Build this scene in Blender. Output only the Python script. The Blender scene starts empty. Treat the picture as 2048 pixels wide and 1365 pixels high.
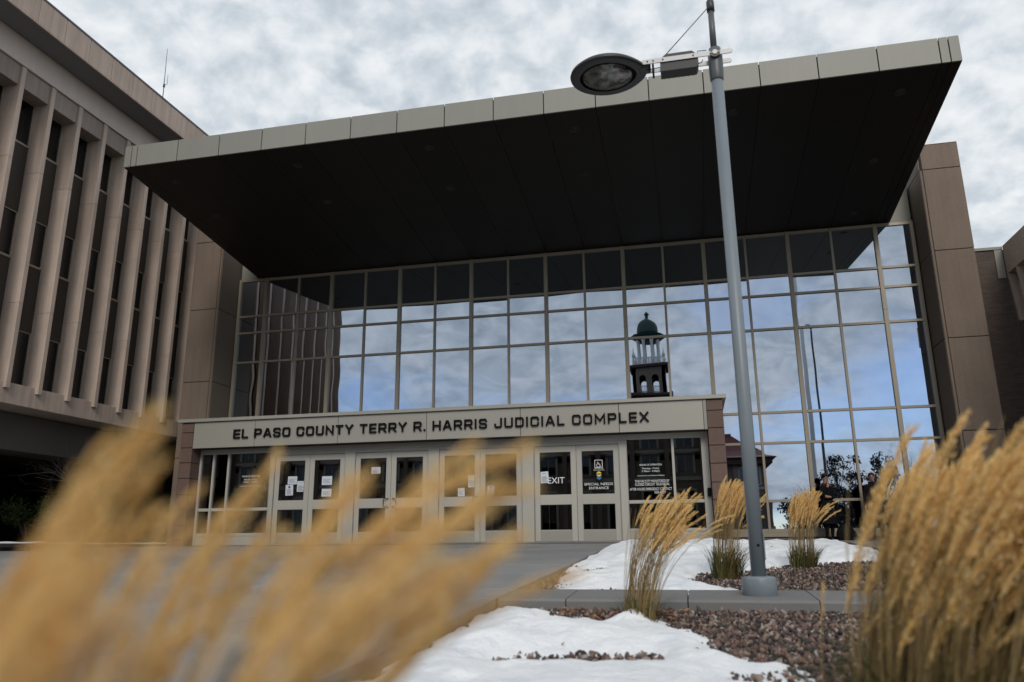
import bpy, bmesh, math, random
import numpy as np
from mathutils import Vector, Matrix, Euler, noise as mnoise

random.seed(7)
RNG = np.random.default_rng(7)
scene = bpy.context.scene
COL = scene.collection
R = math.radians

# ------------------------------------------------------------------ camera
cam_d = bpy.data.cameras.new('camera')
cam = bpy.data.objects.new('camera', cam_d)
COL.objects.link(cam)
YAW, PITCH, ROLL = R(-12.71733802), R(14.5871153), R(-0.45983329)
fw = Vector((math.sin(YAW) * math.cos(PITCH), math.cos(YAW) * math.cos(PITCH), math.sin(PITCH)))
r0 = Vector((math.cos(YAW), -math.sin(YAW), 0))
u0 = r0.cross(fw)
rx = r0 * math.cos(ROLL) + u0 * math.sin(ROLL)
ux = -r0 * math.sin(ROLL) + u0 * math.cos(ROLL)
M = Matrix((rx, ux, -fw)).transposed().to_4x4()
M.translation = Vector((4.066, -22.942, 0.0))
cam.matrix_world = M
cam_d.sensor_width = 36.0
cam_d.lens = 27.283
cam_d.clip_start = 0.02
cam_d.clip_end = 3000
cam_d.dof.use_dof = True
cam_d.dof.focus_distance = 16.0
cam_d.dof.aperture_fstop = 1.75
scene.camera = cam

# ------------------------------------------------------------------ sky, sun, exposure
SUN_EL, SUN_AZ = R(36), R(166)          # azimuth from +Y towards +X
world = bpy.data.worlds.new('World')
scene.world = world
world.use_nodes = True
nt = world.node_tree
nt.nodes.clear()


def N(t, typ, **kw):
    n = t.nodes.new(typ)
    for k, v in kw.items():
        if k.startswith('i_'):
            n.inputs[k[2:]].default_value = v
        else:
            setattr(n, k, v)
    return n


def math_node(t, op, a, b=None, c=None, clamp=False):
    n = t.nodes.new('ShaderNodeMath')
    n.operation = op
    n.use_clamp = clamp
    for i, v in enumerate((a, b, c)):
        if v is None:
            continue
        if isinstance(v, (int, float)):
            n.inputs[i].default_value = v
        else:
            t.links.new(v, n.inputs[i])
    return n.outputs[0]


def ramp(t, fac, stops, interp='LINEAR'):
    n = t.nodes.new('ShaderNodeValToRGB')
    n.color_ramp.interpolation = interp
    el = n.color_ramp.elements
    while len(el) < len(stops):
        el.new(0.5)
    for e, (p, c) in zip(el, stops):
        e.position = p
        e.color = c if len(c) == 4 else (*c, 1)
    t.links.new(fac, n.inputs[0])
    return n.outputs[0]


def mixc(t, fac, a, b):
    n = t.nodes.new('ShaderNodeMix')
    n.data_type = 'RGBA'
    for sock, v in ((n.inputs[0], fac), (n.inputs[6], a), (n.inputs[7], b)):
        if isinstance(v, (int, float)):
            sock.default_value = v
        elif isinstance(v, tuple):
            sock.default_value = v if len(v) == 4 else (*v, 1)
        else:
            t.links.new(v, sock)
    return n.outputs[2]


SKY_STRENGTH = 0.12
sky = N(nt, 'ShaderNodeTexSky', sky_type='NISHITA', sun_disc=False, sun_elevation=SUN_EL, sun_rotation=SUN_AZ)
sky.altitude = 1800
tc = N(nt, 'ShaderNodeTexCoord')
sep = N(nt, 'ShaderNodeSeparateXYZ')
nt.links.new(tc.outputs['Generated'], sep.inputs[0])
zc = math_node(nt, 'ADD', math_node(nt, 'MAXIMUM', sep.outputs[2], 0.0), 0.40)
comb = N(nt, 'ShaderNodeCombineXYZ')
nt.links.new(math_node(nt, 'DIVIDE', sep.outputs[0], zc), comb.inputs[0])
nt.links.new(math_node(nt, 'DIVIDE', sep.outputs[1], zc), comb.inputs[1])
wn = N(nt, 'ShaderNodeTexNoise', i_Scale=6.0, i_Detail=4.0)
nt.links.new(comb.outputs[0], wn.inputs['Vector'])
vadd = N(nt, 'ShaderNodeVectorMath', operation='MULTIPLY_ADD')
nt.links.new(wn.outputs['Color'], vadd.inputs[0])
vadd.inputs[1].default_value = (0.06, 0.06, 0)
nt.links.new(comb.outputs[0], vadd.inputs[2])
n_big = N(nt, 'ShaderNodeTexNoise', i_Scale=1.1, i_Detail=3.0, i_Roughness=0.5)
n_mid = N(nt, 'ShaderNodeTexNoise', i_Scale=21.0, i_Detail=8.0, i_Roughness=0.53)
n_cov = N(nt, 'ShaderNodeTexNoise', i_Scale=1.7, i_Detail=6.0, i_Roughness=0.55)
for n in (n_big, n_mid):
    nt.links.new(vadd.outputs[0], n.inputs['Vector'])
mp = N(nt, 'ShaderNodeMapping')
mp.inputs['Location'].default_value = (3.3, 1.7, 0)
nt.links.new(vadd.outputs[0], mp.inputs[0])
nt.links.new(mp.outputs[0], n_cov.inputs['Vector'])
lum = math_node(nt, 'ADD', math_node(nt, 'MULTIPLY', n_mid.outputs[0], 0.72), math_node(nt, 'MULTIPLY', n_big.outputs[0], 0.5))
k = 1.0 / SKY_STRENGTH
cl = ramp(nt, lum, [(0.42, (.43, .49, .545)), (0.54, (.545, .60, .65)), (0.64, (.665, .705, .74)), (0.75, (.77, .79, .815))])
clk = N(nt, 'ShaderNodeVectorMath', operation='SCALE')
nt.links.new(cl, clk.inputs[0])
clk.inputs['Scale'].default_value = k
hz = math_node(nt, 'SUBTRACT', 1.0, math_node(nt, 'MULTIPLY', sep.outputs[2], 2.6), clamp=True)   # cover thins out to the horizon
covv = math_node(nt, 'SUBTRACT', n_cov.outputs[0], math_node(nt, 'MULTIPLY', hz, 0.17))
cov = ramp(nt, covv, [(0.27, (.25, .25, .25)), (0.46, (1, 1, 1))], 'EASE')
# blue of the gaps in the cloud
gap = N(nt, 'ShaderNodeVectorMath', operation='MULTIPLY')
nt.links.new(sky.outputs[0], gap.inputs[0])
gap.inputs[1].default_value = (0.86, 0.95, 1.08)
skycol = mixc(nt, cov, gap.outputs[0], clk.outputs[0])
bg = N(nt, 'ShaderNodeBackground', i_Strength=SKY_STRENGTH)
nt.links.new(skycol, bg.inputs[0])
wo = N(nt, 'ShaderNodeOutputWorld')
nt.links.new(bg.outputs[0], wo.inputs[0])

sun_d = bpy.data.lights.new('sun', 'SUN')
sun_d.energy = 1.45
sun_d.angle = R(20)
sun_d.color = (1.0, 0.95, 0.87)
sun = bpy.data.objects.new('sun', sun_d)
sd = Vector((math.sin(SUN_AZ) * math.cos(SUN_EL), math.cos(SUN_AZ) * math.cos(SUN_EL), math.sin(SUN_EL)))
sun.rotation_euler = sd.to_track_quat('Z', 'Y').to_euler()
sun.location = (20, -40, 40)
COL.objects.link(sun)
scene.view_settings.view_transform = 'Standard'
scene.view_settings.look = 'None'
scene.view_settings.exposure = 0.18
scene.view_settings.gamma = 1
scene.view_settings.use_curve_mapping = False
scene.cycles.max_bounces = 10
scene.cycles.diffuse_bounces = 8
scene.cycles.transparent_max_bounces = 12
scene.cycles.caustics_reflective = False
scene.cycles.caustics_refractive = False


# ------------------------------------------------------------------ helpers
def link(o, parent=None):
    COL.objects.link(o)
    if parent is not None:
        o.parent = parent
    return o


def tag(o, label=None, cat=None, group=None, kind=None):
    if label:
        o['label'] = label
    if cat:
        o['category'] = cat
    if group:
        o['group'] = group
    if kind:
        o['kind'] = kind
    return o


def thing(name, label, cat, loc=(0, 0, 0), group=None):
    o = bpy.data.objects.new(name, None)
    o.empty_display_size = 0.2
    o.location = loc
    link(o)
    return tag(o, label, cat, group)


class MB:
    """Collects faces and links them as one mesh object (world coordinates)."""

    def __init__(self):
        self.v, self.f, self.m, self.s = [], [], [], []

    def add(self, vs, fs, mi=0, smooth=False):
        o = len(self.v)
        self.v += [tuple(p) for p in vs]
        for f in fs:
            self.f.append(tuple(i + o for i in f))
            self.m.append(mi)
            self.s.append(smooth)
        return self

    def box(self, x0, x1, y0, y1, z0, z1, mi=0, b=0.0):
        if b <= 0:
            vs = [(x, y, z) for z in (z0, z1) for y in (y0, y1) for x in (x0, x1)]
            return self.add(vs, [(0, 2, 3, 1), (4, 5, 7, 6), (0, 1, 5, 4), (2, 6, 7, 3), (0, 4, 6, 2), (1, 3, 7, 5)], mi)
        X, Y, Z = (x0, x1), (y0, y1), (z0, z1)
        vs, idx = [], {}
        for i in (0, 1):
            for j in (0, 1):
                for k_ in (0, 1):
                    sx, sy, sz = (1, -1)[i] * b, (1, -1)[j] * b, (1, -1)[k_] * b
                    for ax, p in (('x', (X[i], Y[j] + sy, Z[k_] + sz)), ('y', (X[i] + sx, Y[j], Z[k_] + sz)), ('z', (X[i] + sx, Y[j] + sy, Z[k_]))):
                        idx[(i, j, k_, ax)] = len(vs)
                        vs.append(p)
        fs = []
        for a in (0, 1):
            q = [(a, 0, 0), (a, 1, 0), (a, 1, 1), (a, 0, 1)]
            fs.append([idx[(*c, 'x')] for c in (q if a else q[::-1])])
            q = [(0, a, 0), (0, a, 1), (1, a, 1), (1, a, 0)]
            fs.append([idx[(*c, 'y')] for c in (q if a else q[::-1])])
            q = [(0, 0, a), (1, 0, a), (1, 1, a), (0, 1, a)]
            fs.append([idx[(*c, 'z')] for c in (q if a else q[::-1])])
        for a in (0, 1):
            for c in (0, 1):
                fs.append([idx[(a, c, 0, 'x')], idx[(a, c, 1, 'x')], idx[(a, c, 1, 'y')], idx[(a, c, 0, 'y')]])
                fs.append([idx[(a, 0, c, 'x')], idx[(a, 1, c, 'x')], idx[(a, 1, c, 'z')], idx[(a, 0, c, 'z')]])
                fs.append([idx[(0, a, c, 'y')], idx[(1, a, c, 'y')], idx[(1, a, c, 'z')], idx[(0, a, c, 'z')]])
                for d in (0, 1):
                    fs.append([idx[(a, c, d, 'x')], idx[(a, c, d, 'y')], idx[(a, c, d, 'z')]])
        return self.add(vs, fs, mi)

    def tube(self, pts, rad, n=8, mi=0, cap=True, smooth=True):
        pts = [Vector(p) for p in pts]
        rr = rad if isinstance(rad, (list, tuple)) else [rad] * len(pts)
        vs, fs = [], []
        prev = None
        for i, p in enumerate(pts):
            d = (pts[min(i + 1, len(pts) - 1)] - pts[max(i - 1, 0)])
            d = d.normalized() if d.length > 1e-9 else Vector((0, 0, 1))
            a = prev - d * prev.dot(d) if prev is not None else Vector((1, 0, 0)) - d * d.x
            if a.length < 1e-4:
                a = Vector((0, 1, 0)) - d * d.y
            a.normalize()
            prev = a
            b = d.cross(a)
            for j in range(n):
                t = 2 * math.pi * j / n
                vs.append(p + (a * math.cos(t) + b * math.sin(t)) * rr[i])
        for i in range(len(pts) - 1):
            for j in range(n):
                fs.append((i * n + j, i * n + (j + 1) % n, (i + 1) * n + (j + 1) % n, (i + 1) * n + j))
        if cap:
            fs.append(tuple(range(n))[::-1])
            fs.append(tuple(range((len(pts) - 1) * n, len(pts) * n)))
        return self.add(vs, fs, mi, smooth)

    def lathe(self, prof, c=(0, 0, 0), n=24, mi=0, sx=1, sy=1, smooth=True):
        vs, fs = [], []
        for r, z in prof:
            for j in range(n):
                t = 2 * math.pi * j / n
                vs.append((c[0] + r * sx * math.cos(t), c[1] + r * sy * math.sin(t), c[2] + z))
        for i in range(len(prof) - 1):
            for j in range(n):
                fs.append((i * n + j, i * n + (j + 1) % n, (i + 1) * n + (j + 1) % n, (i + 1) * n + j))
        fs.append(tuple(range(n))[::-1])
        fs.append(tuple(range((len(prof) - 1) * n, len(prof) * n)))
        return self.add(vs, fs, mi, smooth)

    def prism(self, poly, y0, y1, mi=0, axis='y'):
        """poly in the plane across the axis, extruded along it."""
        n = len(poly)
        mk = {'y': lambda a, b, t: (a, t, b), 'x': lambda a, b, t: (t, a, b), 'z': lambda a, b, t: (a, b, t)}[axis]
        vs = [mk(a, b, y0) for a, b in poly] + [mk(a, b, y1) for a, b in poly]
        fs = [tuple(range(n)), tuple(range(n, 2 * n))[::-1]] + [(i, i + n, (i + 1) % n + n, (i + 1) % n) for i in range(n)]
        return self.add(vs, fs, mi)

    def mesh(self, name, mats):
        me = bpy.data.meshes.new(name)
        me.from_pydata(self.v, [], self.f)
        for m_ in (mats if isinstance(mats, (list, tuple)) else [mats]):
            me.materials.append(m_)
        me.polygons.foreach_set('material_index', self.m)
        me.polygons.foreach_set('use_smooth', self.s)
        me.update()
        return me

    def build(self, name, mats, parent=None, fix=True):
        me = self.mesh(name, mats)
        if fix:
            bm = bmesh.new()
            bm.from_mesh(me)
            bmesh.ops.recalc_face_normals(bm, faces=bm.faces)
            bm.to_mesh(me)
            bm.free()
        o = bpy.data.objects.new(name, me)
        link(o, parent)
        if parent is not None and parent.type == 'EMPTY':
            o.matrix_parent_inverse = Matrix.Translation(parent.location).inverted()
        return o


def box(name, x0, x1, y0, y1, z0, z1, m, parent=None, b=0.0):
    return MB().box(x0, x1, y0, y1, z0, z1, 0, b).build(name, m, parent)


# ------------------------------------------------------------------ materials
def new_mat(name):
    m_ = bpy.data.materials.new(name)
    m_.use_nodes = True
    t = m_.node_tree
    b = t.nodes['Principled BSDF']
    return m_, t, b


def coords(t, scale=1.0):
    tc_ = N(t, 'ShaderNodeTexCoord')
    g = N(t, 'ShaderNodeNewGeometry')
    return g.outputs['Position']


def grain(name, col, rough=0.8, var=0.18, fine=90.0, stain=0.7, stain_amt=0.22, bump=0.15, metallic=0.0, spec=0.4, streak=0.0, per_object=0.0, bdist=0.004, speck=None):
    """Matt mineral or painted surface: fine grain, broad blotches, vertical streaks of dirt, relief."""
    m_, t, b = new_mat(name)
    P = coords(t)
    nf = N(t, 'ShaderNodeTexNoise', i_Scale=fine, i_Detail=4.0, i_Roughness=0.7)
    ns = N(t, 'ShaderNodeTexNoise', i_Scale=stain, i_Detail=6.0, i_Roughness=0.6)
    t.links.new(P, nf.inputs['Vector'])
    t.links.new(P, ns.inputs['Vector'])
    f1 = math_node(t, 'MULTIPLY_ADD', math_node(t, 'SUBTRACT', nf.outputs[0], 0.5), var * 2, 1.0)
    f2 = math_node(t, 'MULTIPLY_ADD', math_node(t, 'SUBTRACT', ns.outputs[0], 0.5), stain_amt * 2, 1.0)
    f = math_node(t, 'MULTIPLY', f1, f2)
    if streak:
        mp_ = N(t, 'ShaderNodeMapping')
        mp_.inputs['Scale'].default_value = (5.0, 5.0, 0.35)
        t.links.new(P, mp_.inputs[0])
        n3 = N(t, 'ShaderNodeTexNoise', i_Scale=1.6, i_Detail=5.0)
        t.links.new(mp_.outputs[0], n3.inputs['Vector'])
        f = math_node(t, 'MULTIPLY', f, math_node(t, 'MULTIPLY_ADD', math_node(t, 'SUBTRACT', n3.outputs[0], 0.5), streak * 2, 1.0))
    if per_object:
        oi = N(t, 'ShaderNodeObjectInfo')
        f = math_node(t, 'MULTIPLY', f, math_node(t, 'MULTIPLY_ADD', math_node(t, 'SUBTRACT', oi.outputs['Random'], 0.5), per_object * 2, 1.0))
    sc = N(t, 'ShaderNodeVectorMath', operation='SCALE')
    base = (*col, 1)
    if speck:
        nk = N(t, 'ShaderNodeTexVoronoi', i_Scale=speck[1])
        t.links.new(P, nk.inputs['Vector'])
        kk = ramp(t, nk.outputs['Color'], [(0.55, (0, 0, 0)), (0.8, (1, 1, 1))])
        t.links.new(mixc(t, kk, base, (*speck[0], 1)), sc.inputs[0])
    else:
        sc.inputs[0].default_value = col
    t.links.new(f, sc.inputs['Scale'])
    t.links.new(sc.outputs[0], b.inputs['Base Color'])
    b.inputs['Roughness'].default_value = rough
    b.inputs['Metallic'].default_value = metallic
    b.inputs['Specular IOR Level'].default_value = spec
    if bump:
        bp = N(t, 'ShaderNodeBump', i_Strength=bump, i_Distance=bdist)
        t.links.new(nf.outputs[0], bp.inputs['Height'])
        t.links.new(bp.outputs[0], b.inputs['Normal'])
    return m_


def glass(name, refl, tint, trans):
    m_, t, b = new_mat(name)
    t.nodes.remove(b)
    g = N(t, 'ShaderNodeBsdfGlossy', i_Roughness=0.0)
    g.inputs[0].default_value = (*tint, 1)
    tr = N(t, 'ShaderNodeBsdfTransparent')
    tr.inputs[0].default_value = (*trans, 1)
    fr = N(t, 'ShaderNodeFresnel', i_IOR=1.5)
    mx = N(t, 'ShaderNodeMixShader')
    f = math_node(t, 'ADD', refl, math_node(t, 'MULTIPLY', fr.outputs[0], 1.0 - refl), clamp=True)
    t.links.new(f, mx.inputs[0])
    t.links.new(tr.outputs[0], mx.inputs[1])
    t.links.new(g.outputs[0], mx.inputs[2])
    t.links.new(mx.outputs[0], t.nodes['Material Output'].inputs[0])
    return m_


MAT = {}
MAT['agg'] = grain('exposed_aggregate', (.188, .146, .115), .9, .26, 60, .9, .18, .5, streak=.18, per_object=.05, speck=((.17, .12, .095), 55))
MAT['agg_wing'] = grain('wing_concrete', (.45, .355, .295), .9, .16, 45, 1.1, .24, .4, streak=.30, per_object=.06)
MAT['agg_side'] = grain('side_panel', (.175, .142, .118), .85, .12, 60, .8, .12, .3, per_object=.05)
MAT['fascia'] = grain('champagne_aluminium', (.255, .249, .221), .5, .03, 30, .5, .07, .02, metallic=.08, spec=.22, streak=.05, per_object=.035)
MAT['sign'] = grain('sign_aluminium', (.335, .318, .275), .36, .03, 30, .6, .06, .02, metallic=.25, spec=.5, per_object=.03)
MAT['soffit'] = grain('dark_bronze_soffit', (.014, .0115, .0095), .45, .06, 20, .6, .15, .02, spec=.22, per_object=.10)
MAT['mull'] = grain('bronze_anodised', (.30, .255, .195), .42, .04, 40, .5, .10, .02, metallic=.2, spec=.5, streak=.06, per_object=.05)
MAT['door'] = grain('door_frame_metal', (.38, .36, .318), .45, .03, 40, .7, .07, .02, metallic=.0, spec=.5, streak=.06, per_object=.03)
MAT['lintel'] = grain('stained_lintel', (.29, .235, .20), .9, .16, 45, 1.1, .3, .4, streak=.35)
MAT['frieze'] = grain('lit_smooth_frieze', (.60, .50, .44), .85, .06, 45, .5, .10, .2, streak=.08)  # paler than the wing concrete: light from the right put into the colour
MAT['trim'] = grain('downlight_trim', (.045, .042, .038), .45, .04, 40, 2, .05, .02)
MAT['agg_light'] = grain('light_aggregate', (.52, .42, .345), .9, .26, 60, .9, .14, .5, streak=.10, speck=((.33, .25, .20), 55))
MAT['black'] = grain('black_paint', (.008, .0075, .0075), .7, .05, 40, 1, .05, .05, spec=.1)
MAT['gasket'] = grain('dark_joint', (.018, .017, .016), .8, .1, 40, 1, .05, .05)
MAT['granite'] = grain('brown_granite', (.135, .083, .066), .72, .35, 120, 1.2, .10, .35, per_object=.08, speck=((.075, .045, .038), 120))
MAT['brick'] = None
MAT['spandrel'] = grain('spandrel_panel', (.036, .029, .023), .55, .05, 20, .8, .12, .05)
MAT['wing_soffit'] = grain('painted_soffit', (.20, .205, .21), .8, .05, 20, .4, .15, .05)
MAT['wing_cap'] = grain('roof_edge_metal', (.12, .12, .13), .45, .04, 20, .8, .1, .02, metallic=.4)
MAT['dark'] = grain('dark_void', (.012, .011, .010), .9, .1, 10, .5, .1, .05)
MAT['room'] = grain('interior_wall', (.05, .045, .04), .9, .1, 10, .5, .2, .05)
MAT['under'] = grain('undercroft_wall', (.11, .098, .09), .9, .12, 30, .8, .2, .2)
MAT['concrete'] = grain('plaza_concrete', (.215, .212, .210), .82, .12, 70, .8, .34, .4, per_object=.08)
MAT['kerb'] = grain('kerb_concrete', (.165, .160, .158), .85, .14, 70, 1.5, .2, .35, per_object=.05)
MAT['floor'] = grain('shaded_paving', (.12, .115, .115), .8, .1, 60, .8, .2, .25)  # darker than the plaza: shade under the canopy put into the colour
MAT['soil'] = grain('dark_soil', (.035, .028, .025), .95, .3, 60, 2, .3, .6)
MAT['earth'] = grain('winter_ground', (.13, .12, .105), .95, .2, 3, .05, .3, .3)
MAT['pole'] = grain('grey_paint', (.175, .205, .23), .42, .04, 25, 1.6, .10, .05, spec=.45, streak=.12)
MAT['pole_dark'] = grain('grey_fitting', (.085, .092, .100), .42, .05, 40, 2, .1, .05, spec=.45)
MAT['lamp_shell'] = grain('lamp_shell', (.030, .030, .033), .45, .05, 40, 2, .1, .05, spec=.45)
MAT['lamp_box'] = grain('ballast_box', (.022, .022, .024), .5, .05, 40, 2, .1, .05)
MAT['alu'] = grain('bare_aluminium', (.36, .36, .365), .5, .05, 60, 2, .1, .05, metallic=.45)
MAT['white_mark'] = grain('white_vinyl', (.72, .72, .72), .6, .02, 40, 2, .03, .0)
MAT['paper'] = grain('white_paper', (.55, .58, .62), .8, .03, 20, 6, .05, .05, per_object=.06)
MAT['ink'] = grain('print_ink', (.10, .11, .14), .8, .05, 20, 2, .05, .0)
MAT['yellow'] = grain('yellow_vinyl', (.72, .52, .03), .5, .02, 40, 2, .03, .0)
MAT['blue'] = grain('blue_vinyl', (.03, .14, .42), .5, .02, 40, 2, .03, .0)
MAT['handle'] = grain('bronze_pull', (.05, .042, .035), .35, .04, 40, 2, .05, .02, metallic=.6)
MAT['steel'] = grain('steel_trim', (.48, .47, .45), .3, .03, 40, 2, .05, .02, metallic=.7)
MAT['glass'] = glass('reflective_glass', .60, (.69, .77, .89), (.10, .10, .10))
MAT['door_glass'] = glass('door_glass', .17, (.75, .78, .80), (.35, .36, .35))
MAT['wing_glass'] = glass('wing_glass', .05, (.7, .74, .8), (.08, .08, .08))
MAT['stone_museum'] = grain('museum_stone', (.155, .125, .105), .9, .15, 3, .3, .2, .2)
MAT['museum_trim'] = grain('museum_trim', (.30, .285, .26), .85, .08, 3, .3, .1, .1)
MAT['museum_dark'] = grain('museum_brown', (.055, .036, .032), .9, .12, 3, .4, .2, .1)
MAT['red_roof'] = grain('red_tile', (.135, .045, .040), .8, .15, 6, .6, .2, .2)
MAT['dome'] = grain('green_copper', (.012, .040, .034), .55, .1, 4, .6, .25, .1)
MAT['white_paint'] = grain('white_paint', (.62, .63, .64), .5, .03, 10, 1, .05, .02)
MAT['bark'] = grain('bark', (.045, .036, .031), .9, .25, 40, 3, .2, .4)
MAT['skin'] = grain('skin', (.33, .19, .14), .6, .04, 60, 5, .06, .05)
MAT['coat'] = grain('dark_wool', (.010, .010, .011), .9, .2, 150, 8, .2, .3, spec=.04)
MAT['cloth2'] = grain('dark_cloth', (.016, .014, .016), .9, .2, 150, 8, .2, .3, spec=.04)
MAT['scarf'] = grain('brown_scarf', (.06, .032, .025), .9, .2, 150, 8, .2, .3, spec=.04)
MAT['hair'] = grain('dark_hair', (.012, .009, .008), .6, .2, 200, 20, .2, .3, spec=.04)
MAT['hair_red'] = grain('auburn_hair', (.05, .017, .011), .6, .2, 200, 20, .2, .3, spec=.04)
MAT['eye'] = grain('eye_dark', (.01, .01, .01), .3, .0, 10, 1, 0, 0)


def mat_brick():
    m_, t, b = new_mat('brown_brick')
    g = N(t, 'ShaderNodeNewGeometry')
    s = N(t, 'ShaderNodeSeparateXYZ')
    t.links.new(g.outputs['Position'], s.inputs[0])
    c = N(t, 'ShaderNodeCombineXYZ')
    t.links.new(s.outputs[0], c.inputs[0])
    t.links.new(s.outputs[2], c.inputs[1])
    br = N(t, 'ShaderNodeTexBrick', i_Scale=1.0)
    br.inputs['Brick Width'].default_value = .22
    br.inputs['Row Height'].default_value = .07
    br.inputs['Mortar Size'].default_value = .006
    br.inputs['Color1'].default_value = (.115, .085, .07, 1)
    br.inputs['Color2'].default_value = (.085, .062, .052, 1)
    br.inputs['Mortar'].default_value = (.07, .06, .052, 1)
    t.links.new(c.outputs[0], br.inputs['Vector'])
    t.links.new(br.outputs[0], b.inputs['Base Color'])
    b.inputs['Roughness'].default_value = .9
    bp = N(t, 'ShaderNodeBump', i_Strength=.5, i_Distance=.01)
    t.links.new(br.outputs['Fac'], bp.inputs['Height'])
    bp.invert = True
    t.links.new(bp.outputs[0], b.inputs['Normal'])
    return m_


MAT['brick'] = mat_brick()


def island_mat(name, stops, rough=.85, obj=False, trans=0.0, noise_amt=0.0, noise_scale=60):
    """One colour per loose piece (or per object) out of a ramp."""
    m_, t, b = new_mat(name)
    if obj:
        src = N(t, 'ShaderNodeObjectInfo').outputs['Random']
    else:
        src = N(t, 'ShaderNodeNewGeometry').outputs['Random Per Island']
    if noise_amt:
        g = N(t, 'ShaderNodeNewGeometry')
        nn = N(t, 'ShaderNodeTexNoise', i_Scale=noise_scale, i_Detail=3.0)
        t.links.new(g.outputs['Position'], nn.inputs['Vector'])
        src = math_node(t, 'ADD', src, math_node(t, 'MULTIPLY', math_node(t, 'SUBTRACT', nn.outputs[0], .5), noise_amt), clamp=True)
    c = ramp(t, src, stops)
    t.links.new(c, b.inputs['Base Color'])
    b.inputs['Roughness'].default_value = rough
    b.inputs['Specular IOR Level'].default_value = .25
    if trans:
        tl = N(t, 'ShaderNodeBsdfTranslucent')
        t.links.new(c, tl.inputs[0])
        mx = N(t, 'ShaderNodeMixShader', i_Fac=trans)
        t.links.new(b.outputs[0], mx.inputs[1])
        t.links.new(tl.outputs[0], mx.inputs[2])
        t.links.new(mx.outputs[0], t.nodes['Material Output'].inputs[0])
    return m_


MAT['gravel'] = island_mat('gravel', [(0, (.026, .025, .026)), (.3, (.070, .061, .056)), (.5, (.125, .080, .066)), (.72, (.19, .125, .102)), (.9, (.26, .195, .165)), (1, (.33, .30, .275))], .85, noise_amt=.25, noise_scale=80)
MAT['plume'] = island_mat('plume', [(0, (.69, .44, .145)), (.35, (.84, .585, .235)), (.7, (.91, .69, .33)), (1, (.94, .79, .47))], .9, trans=.3)
MAT['stem'] = island_mat('stem', [(0, (.16, .115, .045)), (.4, (.30, .21, .085)), (.75, (.42, .30, .135)), (1, (.52, .38, .19))], .85, trans=.15)
MAT['blade'] = island_mat('blade', [(0, (.035, .050, .014)), (.5, (.075, .092, .028)), (.8, (.15, .125, .042)), (1, (.28, .20, .08))], .8, trans=.2)
MAT['leaf_dark'] = island_mat('evergreen_leaf', [(0, (.018, .030, .010)), (.6, (.040, .060, .016)), (1, (.085, .095, .025))], .7)
MAT['leaf_far'] = island_mat('winter_foliage', [(0, (.012, .014, .013)), (.6, (.03, .03, .026)), (1, (.06, .05, .04))], .8)
MAT['dead_leaf'] = island_mat('dead_leaf', [(0, (.12, .05, .022)), (.5, (.24, .11, .05)), (1, (.36, .20, .10))], .8)


def mat_snow():
    m_, t, b = new_mat('snow')
    g = N(t, 'ShaderNodeNewGeometry')
    n1 = N(t, 'ShaderNodeTexNoise', i_Scale=24, i_Detail=8.0, i_Roughness=.65)
    n2 = N(t, 'ShaderNodeTexNoise', i_Scale=2.2, i_Detail=5.0, i_Roughness=.6)
    for n in (n1, n2):
        t.links.new(g.outputs['Position'], n.inputs['Vector'])
    c = ramp(t, n2.outputs[0], [(.3, (.74, .765, .80)), (.6, (.85, .86, .88))])
    t.links.new(c, b.inputs['Base Color'])
    b.inputs['Roughness'].default_value = .65
    b.inputs['Specular IOR Level'].default_value = .3
    b.inputs['Subsurface Weight'].default_value = .25
    b.inputs['Subsurface Radius'].default_value = (.03, .035, .045)
    b.inputs['Subsurface Scale'].default_value = .5
    bp = N(t, 'ShaderNodeBump', i_Strength=.9, i_Distance=.03)
    t.links.new(n1.outputs[0], bp.inputs['Height'])
    t.links.new(bp.outputs[0], b.inputs['Normal'])
    return m_


MAT['snow'] = mat_snow()


def lens_mat():
    m_, t, b = new_mat('lamp_lens')
    g = N(t, 'ShaderNodeNewGeometry')
    n = N(t, 'ShaderNodeTexNoise', i_Scale=9, i_Detail=2.0)
    t.links.new(g.outputs['Position'], n.inputs['Vector'])
    c = ramp(t, n.outputs[0], [(.35, (.02, .02, .02)), (.6, (.16, .155, .145)), (.75, (.30, .29, .28))])
    t.links.new(c, b.inputs['Base Color'])
    b.inputs['Roughness'].default_value = .12
    b.inputs['Metallic'].default_value = .5
    bp = N(t, 'ShaderNodeBump', i_Strength=.3, i_Distance=.02)
    t.links.new(n.outputs[0], bp.inputs['Height'])
    t.links.new(bp.outputs[0], b.inputs['Normal'])
    return m_


MAT['lens'] = lens_mat()

# ------------------------------------------------------------------ ground
SL = 0.04


def gz(y):
    return 0.0 if y >= -4.2 else SL * (max(y, -26.0) + 4.2)


def sheet(name, xs, ys, dz, m, kind='structure'):
    mb = MB()
    vs = [(x, y, gz(y) + dz) for y in ys for x in xs]
    nx = len(xs)
    fs = [(j * nx + i, j * nx + i + 1, (j + 1) * nx + i + 1, (j + 1) * nx + i) for j in range(len(ys) - 1) for i in range(nx - 1)]
    mb.add(vs, fs)
    o = mb.build(name, m)
    return tag(o, kind=kind)


sheet('ground', [-400, -60, 0, 60, 400], [-600, -80, -26, -4.2, 40, 400], -0.20, MAT['earth'])
# paved apron at the foot of the glass wall
ap = box('entrance_floor', -12.1, 14.0, -4.83, 1.5, -.15, 0.0, MAT['floor'])
tag(ap, kind='structure')

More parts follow.
